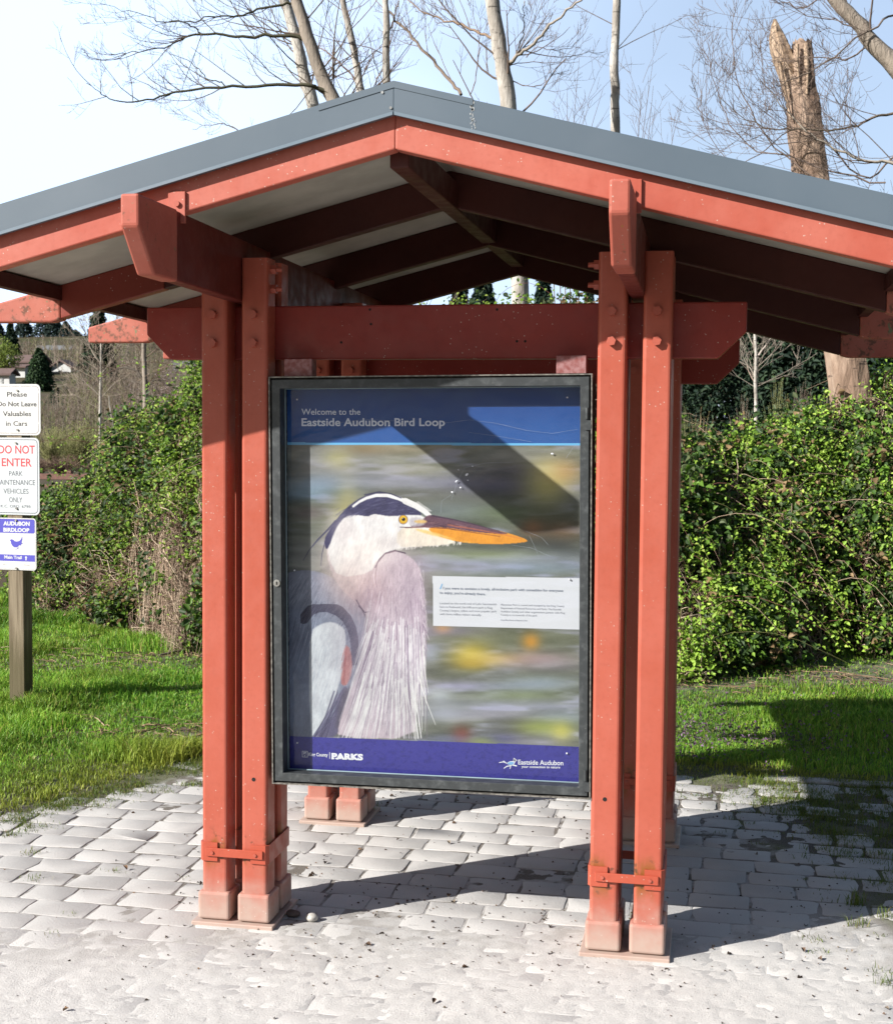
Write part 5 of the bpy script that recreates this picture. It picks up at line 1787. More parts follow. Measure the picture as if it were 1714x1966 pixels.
def bare_tree(label, Y, trunk, wpx, limbs, seed, bark='alder', twigs=16, lvl=2, group='bare trees behind the shelter', limb_col=TW, span=(.15, 1.), tl=1.3, minr=.0017, name='bare_tree', cat='tree'):
    """trunk: photo polyline from the ground up; wpx: width in px at base and top; limbs: (polyline, w0 px, w1 px, dy, number of shoots)"""
    st = np.random.default_rng(seed)
    dist = Y - CAM[1]
    mpp = dist / FPX * 1.02
    q = np.array(px_path(trunk, Y, st))
    q[0, 2] = min(q[0, 2], 0.0)
    root = empty(name, tuple(q[0]), label, cat, group)
    k = 24
    qc = curve_pts(q, k)
    qc[1:-1] += st.normal(0, .004, (k - 2, 3))
    tb = Tubes()
    rr = np.linspace(wpx[0], wpx[1], k) * mpp / 2
    rr = rr * (1 + .04 * st.normal(0, 1, k))
    tb.add(qc, rr, sides=10)
    tb.build('trunk', M[bark], root)
    tb = Tubes()
    for lb in limbs:
        pts, w0, w1, dy, ns = lb[:5]
        p = curve_pts(px_path(pts, Y, st, dy), max(10, 3 * len(pts)))
        p[1:] += st.normal(0, .007, p[1:].shape)
        tb.add(p, w0 * mpp / 2, max(w1 * mpp / 2, minr), 5, np.array(lb[5] if len(lb) > 5 else limb_col))
        L_ = np.linalg.norm(np.diff(p, axis=0), axis=1).sum()
        for i in range(int(ns * .72 + .5)):
            t = st.uniform(.12, 1.0)
            j = min(int(t * (len(p) - 1)), len(p) - 2)
            ax = p[j + 1] - p[j]; ax /= np.linalg.norm(ax)
            side = np.array([st.normal(0, .5), st.normal(0, .3), st.choice([-1, 1]) * st.uniform(.3, 1)])
            grow(tb, p[j], ax * .9 + side * .75, tl * st.uniform(.35, .8) * (1.15 - .45 * t), max(w0 * mpp * .16 * (1 - .5 * t), minr), lvl, st, up=.7, colr=limb_col, minr=minr)
    for i in range(twigs):
        t = st.uniform(*span)
        j = min(int(t * (k - 1)), k - 2)
        a = st.uniform(0, 2 * np.pi)
        grow(tb, qc[j], (math.cos(a), math.sin(a) * .4, st.uniform(.2, .9)), tl * st.uniform(.5, 1.1), max(rr[j] * .14, minr), lvl, st, up=.5, colr=limb_col, minr=minr)
    if tb.n:
        tb.build('branches', M['twig'], root)
    return root


MOSS = (.075, .070, .045)
PALE = (.30, .26, .215)
# clump behind the left half of the roof
bare_tree('slender alder with two long mossy limbs reaching far over the roof slope', 9.2,
          [(735, 1140), (712, 800), (680, 400), (655, 250), (640, 190), (610, 128), (588, 60), (566, -5), (545, -70)], (34, 20),
          [([(640, 188), (620, 172), (600, 164), (560, 161), (500, 164), (430, 166), (380, 170), (330, 178), (290, 190), (250, 195), (214, 189), (190, 176), (166, 158)], 9, 1.0, -.6, 26, MOSS),
           ([(586, 72), (572, 68), (545, 66), (505, 68), (470, 68), (430, 68), (386, 65), (362, 66), (346, 76), (320, 88), (280, 96), (245, 101), (214, 103)], 8.5, 1.0, -.4, 24, MOSS),
           ([(386, 64), (372, 50), (350, 42), (310, 41), (285, 30), (240, 18), (188, 4)], 3.5, .8, -.3, 10, MOSS),
           ([(432, 165), (424, 155), (402, 151), (385, 140), (365, 118), (335, 106), (316, 96)], 3, .9, .2, 8, MOSS),
           ([(566, 4), (540, 8), (500, 16), (470, 26), (440, 31), (400, 32), (370, 40), (330, 38), (290, 52)], 6, .8, -.3, 16, MOSS)],
          201, 'greybark', 10, 2, tl=1.1)
bare_tree('pale spotted alder trunk leaning just left of the roof ridge', 9.8,
          [(720, 1140), (690, 800), (640, 400), (602, 205), (585, 150), (570, 80), (552, 20), (536, -40)], (30, 18),
          [([(470, 268), (452, 246), (436, 240), (420, 238), (394, 240), (370, 250)], 3, .8, .2, 10),
           ([(604, 210), (590, 120), (555, 60), (520, 40), (450, 15), (400, -10)], 3, 1, .3, 10)], 202, 'alder', 16, 2, tl=1.2)
bare_tree('thin pale trunk directly behind the ridge with wispy upright twigs', 10.4, [(742, 1140), (735, 700), (715, 300), (692, 172), (678, 90), (662, 20), (650, -40)], (22, 10),
          [([(695, 180), (672, 140), (640, 110), (612, 90), (575, 72)], 4, 1.2, .3, 10), ([(690, 165), (670, 150), (640, 148), (620, 150)], 2, .8, 0, 5)], 203, 'alder', 20, 2, tl=1.3, limb_col=(.20, .13, .10))
bare_tree('straight narrow trunk rising behind the roof ridge', 9.6, [(760, 1140), (752, 700), (745, 300), (743, 160), (741, 80), (740, 0), (738, -50)], (20, 10),
          [([(718, 168), (730, 140), (742, 110)], 2.5, 2, 0, 3), ([(742, 70), (756, 40), (765, 0)], 4, 2, .2, 3)], 204, 'alder', 18, 2, tl=1.2, limb_col=(.19, .13, .10))
bare_tree('thick pale birch-like trunk standing right of the roof ridge', 9.0,
          [(1012, 1140), (1008, 800), (998, 560), (990, 400), (976, 205), (966, 130), (956, 70), (944, 0), (936, -50)], (36, 25),
          [([(978, 122), (985, 115), (1000, 100), (1022, 84), (1045, 60), (1062, 42), (1085, 22), (1112, 0), (1140, -20)], 8, 3, -.3, 10, PALE),
           ([(984, 120), (994, 96), (1002, 72), (1006, 55), (1003, 30), (1004, 0)], 4, 1.6, .3, 8, PALE),
           ([(950, 76), (930, 66), (905, 54), (880, 46), (852, 38), (830, 28), (800, 14), (776, -10)], 6, 2, .4, 18, (.24, .17, .12)),
           ([(885, 181), (868, 160), (840, 130), (812, 96), (790, 70), (762, 40), (742, 18)], 7, 4.5, .8, 14, (.17, .13, .10)),
           ([(902, 182), (912, 150), (918, 110), (920, 80), (915, 60)], 2.4, 1.2, .3, 6), ([(1010, 110), (1030, 90), (1060, 96), (1100, 88), (1130, 50)], 2, .8, 0, 6),
           ([(985, 155), (1010, 165), (1040, 160), (1052, 145)], 2.2, .8, 0, 6), ([(975, 125), (1010, 118), (1050, 120), (1110, 118)], 2, .8, .2, 6)], 205, 'alder', 8, 2, tl=1.0, span=(.45, 1), limb_col=(.17, .125, .10))
bare_tree('single straight pale trunk alone against the blue sky', 10.0, [(1190, 1140), (1186, 700), (1181, 250), (1180, 170), (1180, 90), (1184, 0), (1186, -50)], (21, 13), [], 206, 'alder', 3, 1, tl=.8, span=(.62, .75))
for sd, xs_ in ((207, (1070, 1130)), (208, (1195, 1290))):
    st_ = np.random.default_rng(sd)
    Y = 8.6
    root = empty('sapling', tuple(at(np.mean(xs_), 1130, Y)), {207: 'wispy saplings between the two pale trunks above the roof', 208: 'wispy saplings right of the lone pale trunk above the roof'}[sd], 'sapling', 'bare trees behind the shelter')
    root.location.z = 0
    tb = Tubes()
    for i in range(5):
        x = st_.uniform(*xs_)
        topy = st_.uniform(95, 240)
        tb.add(curve_pts([tuple(at(np.mean(xs_) + st_.normal(0, 12), 1130, Y)), tuple(at(x - 12, 520, Y)), tuple(at(x, 300, Y)), tuple(at(x + st_.normal(14, 14), topy, Y))], 14), .007, .0016, 3, (.15, .11, .09))
        for kk in range(3):
            yy = st_.uniform(topy + 20, 320)
            grow(tb, tuple(at(x + 4, yy, Y)), (st_.normal(0, .6), .1, 1), st_.uniform(.25, .6), .002, 1, st_, .4, (.15, .11, .09), minr=.0016)
    tb.build('branches', M['twig'], root)
bare_tree('leaning grey tree at the edge whose drooping twigs cross the broken trunk', 7.6,
          [(2010, 1160), (1960, 700), (1880, 380), (1790, 215), (1714, 122), (1680, 88), (1650, 48), (1612, 8), (1580, -30)], (44, 21),
          [([(1760, 40), (1714, 28), (1680, 52), (1640, 74), (1600, 108), (1560, 134), (1520, 152), (1490, 166)], 4.5, 1.5, -.3, 22, (.15, .12, .10)),
           ([(1674, 78), (1650, 98), (1624, 114), (1600, 112), (1560, 108), (1530, 112)], 4, 1.2, .2, 16),
           ([(1780, 205), (1714, 218), (1680, 222), (1650, 238), (1620, 244), (1580, 250), (1530, 246), (1490, 246), (1440, 230), (1400, 205), (1378, 180)], 5.5, 1, -.2, 34, (.13, .105, .08)),
           ([(1790, 330), (1714, 311), (1680, 310), (1640, 300), (1600, 282), (1566, 262), (1530, 232), (1490, 190), (1460, 150)], 7, 1, -.2, 26, (.36, .32, .27)),
           ([(1760, 260), (1714, 300), (1660, 340), (1600, 290), (1560, 240), (1500, 260), (1450, 300), (1400, 310), (1350, 240), (1342, 150)], 4, .8, .2, 30),
           ([(1700, 350), (1600, 330), (1500, 296), (1455, 290), (1400, 236), (1375, 170), (1362, 120), (1344, 80)], 3.4, .8, .3, 26),
           ([(1600, -20), (1540, 14), (1500, 0), (1450, -20)], 3, 1, 0, 12), ([(1660, 60), (1610, 40), (1560, 30), (1500, 0)], 3, 1, 0, 14),
           ([(1560, 340), (1480, 270), (1430, 190), (1412, 130), (1405, 40), (1420, 0)], 3, .8, .2, 16)], 209, 'greybark', 6, 2, tl=1.15, limb_col=(.16, .12, .10))

# broken snag
Y = 8.0
mpp = (Y - CAM[1]) / FPX
root = empty('broken_snag', tuple(at(1640, 1170, Y)), 'thick broken tree trunk with a splintered two-pronged top', 'tree trunk')
root.location.z = 0
st_ = np.random.default_rng(210)
def snag_column(path, name, mat, jag, sides=20):
    """path: (x, y, width px); jag: height of the splinters in px by angle"""
    V_, F_ = [], []
    k = len(path)
    P_ = curve_pts([(x, y, w) for x, y, w in path], k * 5)
    n = len(P_)
    flute = 1 + .07 * np.sin(np.arange(sides) * 2.1 + 1) + .05 * st_.normal(0, 1, sides)
    for i, (x, y, w) in enumerate(P_):
        c = np.array(at(x, y, Y))
        for j in range(sides):
            a = 2 * math.pi * j / sides
            r = w * mpp / 2 * flute[j] * (1 + .02 * st_.normal())
            h = 0
            if i == n - 1: h = jag(a) * mpp
            V_.append((c[0] + r * math.cos(a), c[1] + r * math.sin(a), c[2] + h))
    for i in range(n - 1):
        for j in range(sides):
            F_.append((i * sides + j, i * sides + (j + 1) % sides, (i + 1) * sides + (j + 1) % sides, (i + 1) * sides + j))
    cc_ = np.mean(V_[-sides:], axis=0) - np.array((0, 0, 25 * mpp))
    V_.append(tuple(cc_))
    for j in range(sides):
        F_.append(((n - 1) * sides + j, (n - 1) * sides + (j + 1) % sides, len(V_) - 1))
    return MB().add(V_, F_).build(name, mat, root)
snag_column([(1668, 1180, 92), (1650, 900, 80), (1630, 720, 72), (1600, 560, 66), (1572, 420, 64), (1556, 330, 62), (1548, 260, 62), (1541, 190, 58), (1536, 150, 50)], 'trunk', M['snag'], lambda a: 4 * math.sin(5 * a))
rj = [st_.uniform(0, 26) for _ in range(20)]
snag_column([(1542, 200, 50), (1540, 150, 46), (1540, 110, 40), (1540, 82, 34)], 'splinter', M['snag'], lambda a: rj[int(a / (2 * math.pi) * 20 + .5) % 20] * .35 - 2)
snag_column([(1534, 200, 40), (1518, 150, 40), (1503, 110, 38), (1494, 80, 32), (1489, 55, 18), (1487, 36, 5)], 'splinter', M['snag_wood'], lambda a: 0)
tb = Tubes()
for (p_l, w0) in (([(1530, 84), (1531, 120), (1534, 160)], 7), ([(1548, 82), (1550, 130), (1549, 180)], 9), ([(1496, 120), (1506, 170), (1518, 230)], 8), ([(1545, 90), (1546, 130)], 5)):
    q = np.array([tuple(at(x, y, Y - .13)) for x, y in p_l])
    tb.add(curve_pts(q, 8), w0 * mpp / 2, w0 * mpp / 4, 5, (.34, .27, .20))
tb.build('splintered_face', M['snag_wood'], root)

# ------------------------------------------------------------------ the hillside and park land beyond
def hit(x, y, far=420):
    """where the sight line through photo pixel (x, y) meets the terrain"""
    d = _F + _R * (x - 857) / FPX - _U * (y - 983) / FPX
    ts = np.concatenate([np.linspace(14, 120, 300), np.linspace(120, 900, 600)])
    P = CAM[None, :] + d[None, :] * ts[:, None]
    under = P[:, 2] < hill(P[:, 0], P[:, 1])
    i = int(np.argmax(under)) if under.any() else int(np.argmin(np.abs(P[:, 1] - far)))
    p = P[i].copy()
    p[2] = float(hill(p[0], p[1]))
    return p, float((p - CAM) @ _F) / FPX      # point, metres per photo pixel there


def place(x, Y):
    """a spot on the terrain at depth Y in photo column x"""
    p = np.array(at(x, 830, Y))
    p[2] = float(hill(p[0], p[1]))
    return p, float((p - CAM) @ _F) / FPX


def conifer(label, x, ytop, spot, wpx, seed, col=((.020, .042, .022), (.035, .065, .028), (.012, .028, .018)), group='dark evergreens on the hillside', dens=1.0, shape=1.0, ragged=.25):
    st = np.random.default_rng(seed)
    p, mpp = spot
    zt = float(at(x, ytop, p[1]).z)
    H_ = zt - p[2]; R_ = wpx * mpp / 2
    root = empty('conifer', tuple(p), label, 'tree', group)
    tb = Tubes()
    tb.add([p - (0, 0, .3), p + (0, 0, H_ * .5), (p[0], p[1], zt - H_ * .02)], max(R_ * .09, .05), .02, 6, (.05, .038, .028))
    tb.build('trunk', M['stem'], root)
    n = int(2600 * dens)
    f = st.random(n) ** .75
    rr = R_ * ((1 - f) ** shape * (1 - ragged + ragged * 2 * np.abs(np.sin(f * 37 + st.normal(0, .4, n)))) + .02)
    a = st.uniform(0, 2 * np.pi, n); q = st.random(n) ** .35
    P = np.stack([p[0] + rr * q * np.cos(a), p[1] + rr * q * np.sin(a), p[2] + H_ * (.05 + .95 * f) - rr * q * .25], -1)
    nr = np.stack([np.cos(a) * .6, np.sin(a) * .6, np.full(n, .8)], -1)
    c = np.array(col)[st.integers(0, len(col), n)] * st.uniform(.7, 1.3, (n, 1))
    V, F, C = leaves(P, rand_dirs(n, nr, .35), st.uniform(.10, .24, n) * R_ * 1.1, c, aspect=.6, fold=.1, droop=.5)
    np_mesh('foliage', V, [F], M['needle'], root, col=C)
    return root


def bush(label, x, ytop, spot, wpx, seed, cols, name='shrub', cat='shrub', group='shrubs beyond the brambles', nst=60, nlf=1500, lsz=.03, stemc=(.16, .14, .09), minpx=.45, trunk=0, ball=0.):
    st = np.random.default_rng(seed)
    p, mpp = spot
    H_ = float(at(x, ytop, p[1]).z) - p[2]; R_ = wpx * mpp / 2
    root = empty(name, tuple(p), label, cat, group)
    tb = Tubes()
    ends = []
    if trunk:
        tb.add([p, p + (st.normal(0, .03) * H_, 0, H_ * trunk)], R_ * .06, R_ * .035, 6, stemc)
    for i in range(nst):
        a = st.uniform(0, 2 * np.pi); e = R_ * st.random() ** .6
        h = H_ * st.uniform(.45, 1.0) * (1 - .30 * (e / R_) ** 2)
        b0 = p + np.array([st.normal(0, .12), st.normal(0, .12), 0]) * R_ * (0 if trunk else 1) + np.array([0, 0, H_ * trunk * st.uniform(.5, 1)])
        q = curve_pts([b0, b0 + np.array([math.cos(a) * e * .35, math.sin(a) * e * .35, (p[2] + h - b0[2]) * .5]), np.array([p[0] + math.cos(a) * e, p[1] + math.sin(a) * e, p[2] + h])], 6)
        tb.add(q, minpx * 1.6 * mpp, minpx * .6 * mpp, 3, np.array(stemc) * st.uniform(.7, 1.5))
        ends.append(q)
        for k in range(3):
            j = st.integers(2, 5)
            tb.add([q[j], q[j] + np.array([st.normal(0, .3), st.normal(0, .2), st.uniform(.1, .45)]) * R_ * .55], minpx * .8 * mpp, minpx * .5 * mpp, 3, np.array(stemc) * st.uniform(.7, 1.5))
    tb.build('branches', M['twig'], root)
    if nlf:
        E_ = np.concatenate(ends)
        P = E_[st.integers(0, len(E_), nlf)] + st.normal(0, .07, (nlf, 3)) * R_
        if ball:
            dv = st.normal(0, 1, (nlf, 3)); dv /= np.linalg.norm(dv, axis=1, keepdims=True)
            Pb = np.array([p[0], p[1], p[2] + H_ * .62]) + dv * np.array([R_, R_, H_ * .40]) * (st.random((nlf, 1)) ** .4) * (1 + .25 * np.sin(dv[:, :1] * 7 + seed) * np.cos(dv[:, 2:] * 6))
            P = np.where(st.random((nlf, 1)) < ball, Pb, P)
        P[:, 2] = np.maximum(P[:, 2], p[2] + .02)
        c = np.array(cols)[st.integers(0, len(cols), nlf)] * st.uniform(.75, 1.3, (nlf, 1))
        V, F, C = leaves(P, rand_dirs(nlf, np.array([[-.2, -.4, .8]]), .6), st.uniform(.6, 1.4, nlf) * lsz * R_, c)
        np_mesh('foliage', V, [F], M['leaf'], root, col=C)
    return root


M['housewhite'] = mat_simple('white_house_siding', (.52, .52, .51), (.46, .46, .45), 2, .7, 0, .1, 6)
M['housegrey'] = mat_simple('grey_house_siding', (.26, .28, .31), (.22, .24, .26), 2, .7, 0, .1, 6)
M['roofbrown'] = mat_simple('brown_roof_shingle', (.13, .085, .075), (.10, .065, .06), 3, .9, 0, .3, 8)
M['roofgrey'] = mat_simple('grey_roof_shingle', (.15, .155, .16), (.11, .115, .12), 3, .9, 0, .3, 8)
M['window'] = mat_simple('dark_window_glass', (.035, .045, .055), (.06, .07, .085), 1, .15, 0, 0)


def house(label, xl, xr, yeave, yridge, ybase, Y, wall, roof, windows=(), chimney=None, lower=None, gable=False):
    """a house at depth Y whose front spans xl..xr photo px"""
    a, c = at(xl, ybase, Y), at(xr, ybase, Y)
    mpp = (Y - CAM[1]) / FPX
    ze, zr, zb = at(xl, yeave, Y).z, at(xl, yridge, Y).z, min(a.z, float(hill(a.x, Y))) - 1.0
    dp = (c.x - a.x) * .7
    root = empty('house', ((a.x + c.x) / 2, Y, zb), label, 'house', 'houses on the hillside')
    b = MB().box(a.x, c.x, Y, Y + dp, zb, ze)
    if gable:
        b.prism([(a.x, ze + .002), (c.x, ze + .002), ((a.x + c.x) / 2, zr - .15)], 1, Y, Y + dp)
    b.build('wall', wall, root)
    ov = .6
    if gable:
        xm = (a.x + c.x) / 2
        poly_ = [(a.x - ov, ze - ov * (zr - ze) / (xm - a.x)), (xm, zr), (c.x + ov, ze - ov * (zr - ze) / (xm - a.x)), (c.x + ov, ze - ov * (zr - ze) / (xm - a.x) + .35), (xm, zr + .4), (a.x - ov, ze - ov * (zr - ze) / (xm - a.x) + .35)]
        rf = MB().prism(poly_, 1, Y - ov, Y + dp + ov).build('roof', roof, root)
    else:
        ym = Y + dp / 2
        k = (zr - ze) / (dp / 2)
        poly_ = [(Y - ov, ze - ov * k), (ym, zr), (Y + dp + ov, ze - ov * k), (Y + dp + ov, ze - ov * k + .35), (ym, zr + .35), (Y - ov, ze - ov * k + .35)]
        rf = MB().prism(poly_, 0, a.x - ov, c.x + ov).build('roof', roof, root)
    if chimney:
        x0, x1, yt, yb2 = chimney
        MB().box(at(x0, yt, Y).x, at(x1, yt, Y).x, Y - 1.2, Y - .05, at(x0, yb2, Y).z, at(x0, yt, Y).z, .05, 1).build('chimney', M['housewhite'], root)
    if lower:
        x0, x1, yt, yb2 = lower
        za, zb2 = at(x0, yt, Y).z, at(x0, yb2, Y).z
        MB().prism([(Y - 3.2, zb2), (Y - .02, za), (Y - .02, za + .3), (Y - 3.2, zb2 + .3)], 0, at(x0, yt, Y).x, at(x1, yt, Y).x).build('lower_roof', roof, root)
        MB().box(at(x0, yt, Y).x + .6, at(x1, yt, Y).x - .6, Y - 2.4, Y - .06, zb, zb2 + .2).build('lower_wall', wall, root)
    for (x0, x1, y0, y1, yo) in windows:
        w0, w1 = at(x0, y0, Y), at(x1, y1, Y)
        fr = MB().box(w0.x, w1.x, Y - .10 - yo, Y - .01 - yo, w1.z, w0.z).build('window', wall, root)
        MB().box(w0.x + .12, w1.x - .12, Y - .13 - yo, Y - .10 - yo, w1.z + .12, w0.z - .12).build('pane', M['window'], fr)
    return root


house('white two-storey house with a white chimney and brown roof up the hill', 18, 74, 694, 683, 728, 255, M['housewhite'], M['roofbrown'],
      [(31, 37, 693, 701, 0), (40, 46, 693, 701, 0), (50, 57, 693, 701, 0), (60, 66, 693, 701, 0), (26, 31, 708, 716, 2.4), (34, 39, 708, 716, 2.4)], (17, 24.5, 678, 712), (4, 64, 701, 707))
house('small white shed-like house with a grey side just above the top sign', -14, 18, 717, 710, 742, 215, M['housewhite'], M['roofbrown'], [(-6, -1, 722, 734, 0), (2.5, 6, 724, 736, 0)])
house('white gabled house half hidden right of the dense round conifer', 98, 136, 705, 693, 730, 262, M['housewhite'], M['roofbrown'], [(112, 118, 710, 718, 0)], gable=True)
house('long low grey roofed house higher up among the bare trees', 66, 128, 676, 664, 690, 330, M['housegrey'], M['roofgrey'], [(80, 88, 679, 685, 0), (100, 108, 679, 685, 0)])
house('grey roofed house behind the pink blossom tree', 326, 410, 722, 697, 752, 150, M['housegrey'], M['roofgrey'], [(338, 346, 727, 740, 0), (362, 372, 727, 740, 0)])

GY_ = ((.20, .26, .05), (.15, .21, .04), (.26, .31, .07))
conifer('dense rounded dark green conifer beside the white chimney house', 77, 672, place(77, 205), 64, 301, dens=2.2, shape=.62, ragged=.08, col=((.030, .060, .024), (.045, .085, .030), (.018, .040, .018)))
conifer('narrow dark spruce behind the yellow-green tree', 22, 622, place(22, 300), 52, 302, dens=1.1)
bush('round yellow-green tree in fresh leaf left of the white house', 8, 652, place(8, 240), 64, 303, GY_, 'leafy_tree', 'tree', 'leafy trees on the hillside', 40, 2600, .10, trunk=.35, ball=.85)
conifer('tall ragged fir whose top shows between the two left rafter tails', 188, 566, place(190, 120), 86, 304, dens=1.3, ragged=.45)
for i, (x, yt, w) in enumerate(((-8, 612, 50), (48, 606, 44), (84, 590, 40), (104, 604, 46), (128, 618, 40), (146, 634, 34))):
    conifer(('dark evergreen on the far ridge at the very edge', 'dark evergreen on the far ridge above the spruce', 'tallest dark evergreen on the far ridge', 'broad dark evergreen on the far ridge next to the tallest', 'dark evergreen on the far ridge where it starts to drop', 'small dark evergreen at the low end of the far ridge')[i], x, yt, place(x, 400), w, 310 + i, dens=.8, shape=.7, col=((.024, .044, .040), (.034, .058, .046)))
for i, (x, yt, w, Y) in enumerate(((108, 740, 26, 130), (130, 742, 22, 128))):
    conifer(('slim dark cypress standing left in the brush', 'slim dark cypress standing right in the brush')[i], x, yt, place(x, Y), w, 330 + i, dens=.8, shape=.5)

# brown brush and bare woods covering the slope: one mass
st = np.random.default_rng(350)
tb = Tubes()
for i in range(3000):
    x = st.uniform(40, 400); Y = st.choice([70, 85, 100, 120, 140, 170]) + st.uniform(-8, 8)
    if st.random() < .30: Y = st.uniform(275, 400)
    p, mpp = place(x, Y)
    hpx = st.uniform(24, 95) * (1.0 if Y > 60 else .7)
    h = hpx * mpp * (.55 if Y > 200 else 1)
    c = np.array(((.17, .135, .105), (.12, .09, .07), (.22, .185, .15), (.14, .13, .07), (.17, .18, .08))[st.choice(5, p=[.34, .24, .2, .12, .10])]) * st.uniform(.8, 1.2)
    top_ = p + np.array([st.normal(0, .12) * h, st.normal(0, .1) * h, h])
    if float(pix(top_)[1]) < np.interp(x, (40, 108, 112, 150, 165, 400), (752, 748, 735, 705, 640, 640)) * (Y < 200) + (640 if Y > 200 else 0) + st.uniform(0, 14): continue
    q = curve_pts([p, p * .5 + top_ * .5 + st.normal(0, .03, 3) * h, top_], 5)
    tb.add(q, .75 * mpp, .28 * mpp, 3, c)
    for k in range(6):
        j = st.integers(1, 4)
        tb.add([q[j], q[j] + np.array([st.normal(0, .22), st.normal(0, .1), st.uniform(.12, .38)]) * h], .42 * mpp, .22 * mpp, 3, c * st.uniform(.8, 1.2))
tag(tb.build('far_wood', M['twig']), 'brown leafless brush and thin trees covering the hillside', 'brushwood', kind='stuff')

# single trees that stand out on the left slope
bare_tree('white-stemmed birch with fanned bare branches on the slope', 52, [(192, 850), (192, 800), (193, 740), (194, 690), (194, 640)], (6, 3.2),
          [([(193, 700), (176, 672), (160, 645)], 2, .8, 0, 8, PALE), ([(193, 720), (215, 690), (230, 655)], 2, .8, 0, 8, PALE), ([(193, 760), (165, 735), (140, 715)], 1.6, .7, 0, 8, PALE), ([(193, 765), (220, 735), (246, 712)], 1.6, .7, 0, 8, PALE)],
          361, 'alder', 26, 2, group='bare trees on the slope', limb_col=(.30, .25, .20), tl=3.0, minr=.008, span=(.3, 1))
bare_tree('dark double-limbed bare tree with wide arching boughs near the blossom', 34, [(278, 880), (279, 800), (279, 750), (277, 700), (275, 640), (270, 590)], (12, 8),
          [([(279, 735), (262, 712), (240, 706), (215, 712), (195, 726), (176, 740)], 4.5, 1, 0, 10, (.10, .085, .07)), ([(281, 745), (296, 730), (318, 734), (345, 752)], 4, 1, 0, 8, (.10, .085, .07)), ([(280, 728), (300, 745), (312, 764)], 3, 1, 0, 6, (.10, .085, .07)),
           ([(276, 680), (262, 660), (250, 630)], 3, 1, 0, 8), ([(277, 690), (300, 670), (330, 640)], 3, 1, 0, 8)], 362, 'greybark', 12, 2, group='bare trees on the slope', tl=1.8, minr=.006, span=(.4, 1))
bare_tree('thin crooked pale sapling on the slope above the bramble crest', 40, [(222, 850), (222, 838), (218, 815), (212, 790), (209, 760)], (3.4, 1.6), [([(214, 800), (226, 786)], 1.2, .6, 0, 3)], 363, 'alder', 8, 1, group='bare trees on the slope', tl=1.2, minr=.006)
PK = ((.44, .33, .37), (.50, .42, .45), (.36, .27, .31))
bush('blossoming tree covered in pale pink flowers on the slope', 322, 692, place(322, 62), 66, 370, PK, 'blossom_tree', 'tree', 'blossoming trees on the slope', 46, 900, .055, (.15, .11, .09), trunk=.3, ball=.3)
bush('small blossoming tree with pink clusters left of the dark double-limbed tree', 248, 716, place(248, 64), 40, 371, PK, 'blossom_tree', 'tree', 'blossoming trees on the slope', 34, 420, .075, (.15, .11, .09), trunk=.3)
YG = ((.25, .27, .09), (.30, .32, .11), (.19, .21, .07))
for i, (x, yt, w, Y, lab) in enumerate(((150, 800, 120, 48, 'broad hazy yellow-green shrub beside the middle sign'), (215, 822, 90, 44, 'fine-stemmed yellow-green shrub above the bramble slope'), (100, 815, 80, 46, 'yellow-green shrub right behind the signs'), (255, 800, 70, 50, 'small yellow-green shrub below the bare double-limbed tree'))):
    bush(lab, x, yt, place(x, Y), w, 380 + i, YG, nst=170, nlf=3600, lsz=.040, stemc=(.22, .215, .10))
for i, (x, yt, w, Y) in enumerate(((120, 868, 100, 40), (190, 880, 90, 38), (70, 872, 60, 39))):
    bush(('brown leafless shrub behind the fence', 'reddish brown leafless shrub close to the bramble slope', 'brown leafless shrub half hidden by the middle sign')[i], x, yt, place(x, Y), w, 390 + i, YG, nst=130, nlf=0, stemc=(.17, .115, .085), group='leafless shrubs behind the fence')

# low brown rail fence
root = empty('rail_fence', tuple(place(120, 32)[0]), 'low brown wooden rail fence beyond the sloping bramble mound', 'fence')
Y = 32.0
mp = (Y - CAM[1]) / FPX
M['fencewood'] = mat_simple('brown_fence_wood', (.17, .085, .065), (.12, .06, .045), 8, .85, 0, .3, 20)
for (y0, y1) in ((908, 919), (929, 938)):
    a, b2 = at(-20, y1, Y), at(205, y0, Y)
    MB().box(a.x, b2.x, Y, Y + .06, at(0, y1, Y).z, at(0, y0, Y).z, .008, 1).build('rail', M['fencewood'], root)
for x in (-10, 60, 130, 200):
    a = at(x, 904, Y)
    MB().box(a.x - .07, a.x + .07, Y + .061, Y + .2, -.2, a.z, .01, 1).build('post', M['fencewood'], root)

# right-hand background
DG = ((.016, .034, .018), (.028, .052, .024), (.010, .022, .014))
for i, (x, yt, w, Y, lab) in enumerate(((1370, 560, 110, 62, 'tall dark fir behind the white-limbed bare tree'), (1505, 600, 130, 58, 'broad dark fir filling the gap under the rafter tails'), (1570, 615, 120, 55, 'dark fir directly left of the broken trunk'), (1450, 560, 120, 75, 'tall dark fir set back between the others'), (1320, 640, 80, 70, 'dark fir beside the street lamp'), (1690, 610, 120, 70, 'dark fir right of the broken trunk'))):
    conifer(lab, x, yt, place(x, Y), w, 400 + i, col=DG, dens=1.8, shape=.6, ragged=.3, group='dark firs beyond the bramble bank')
for i, (x, yt, w, Y, lab) in enumerate(((880, 548, 150, 62, 'far fir seen left of the pale trunk under the gable'), (925, 536, 170, 66, 'second far fir seen left of the pale trunk under the gable'), (1040, 534, 130, 62, 'far fir seen right of the pale trunk under the gable'), (1128, 556, 80, 75, 'tiny far fir at the right corner of the gable opening'))):
    conifer(lab, x, yt, place(x, Y), w, 420 + i, dens=1.6, ragged=.5, shape=.9, group='firs seen under the gable', col=((.022, .045, .035), (.032, .06, .04)))
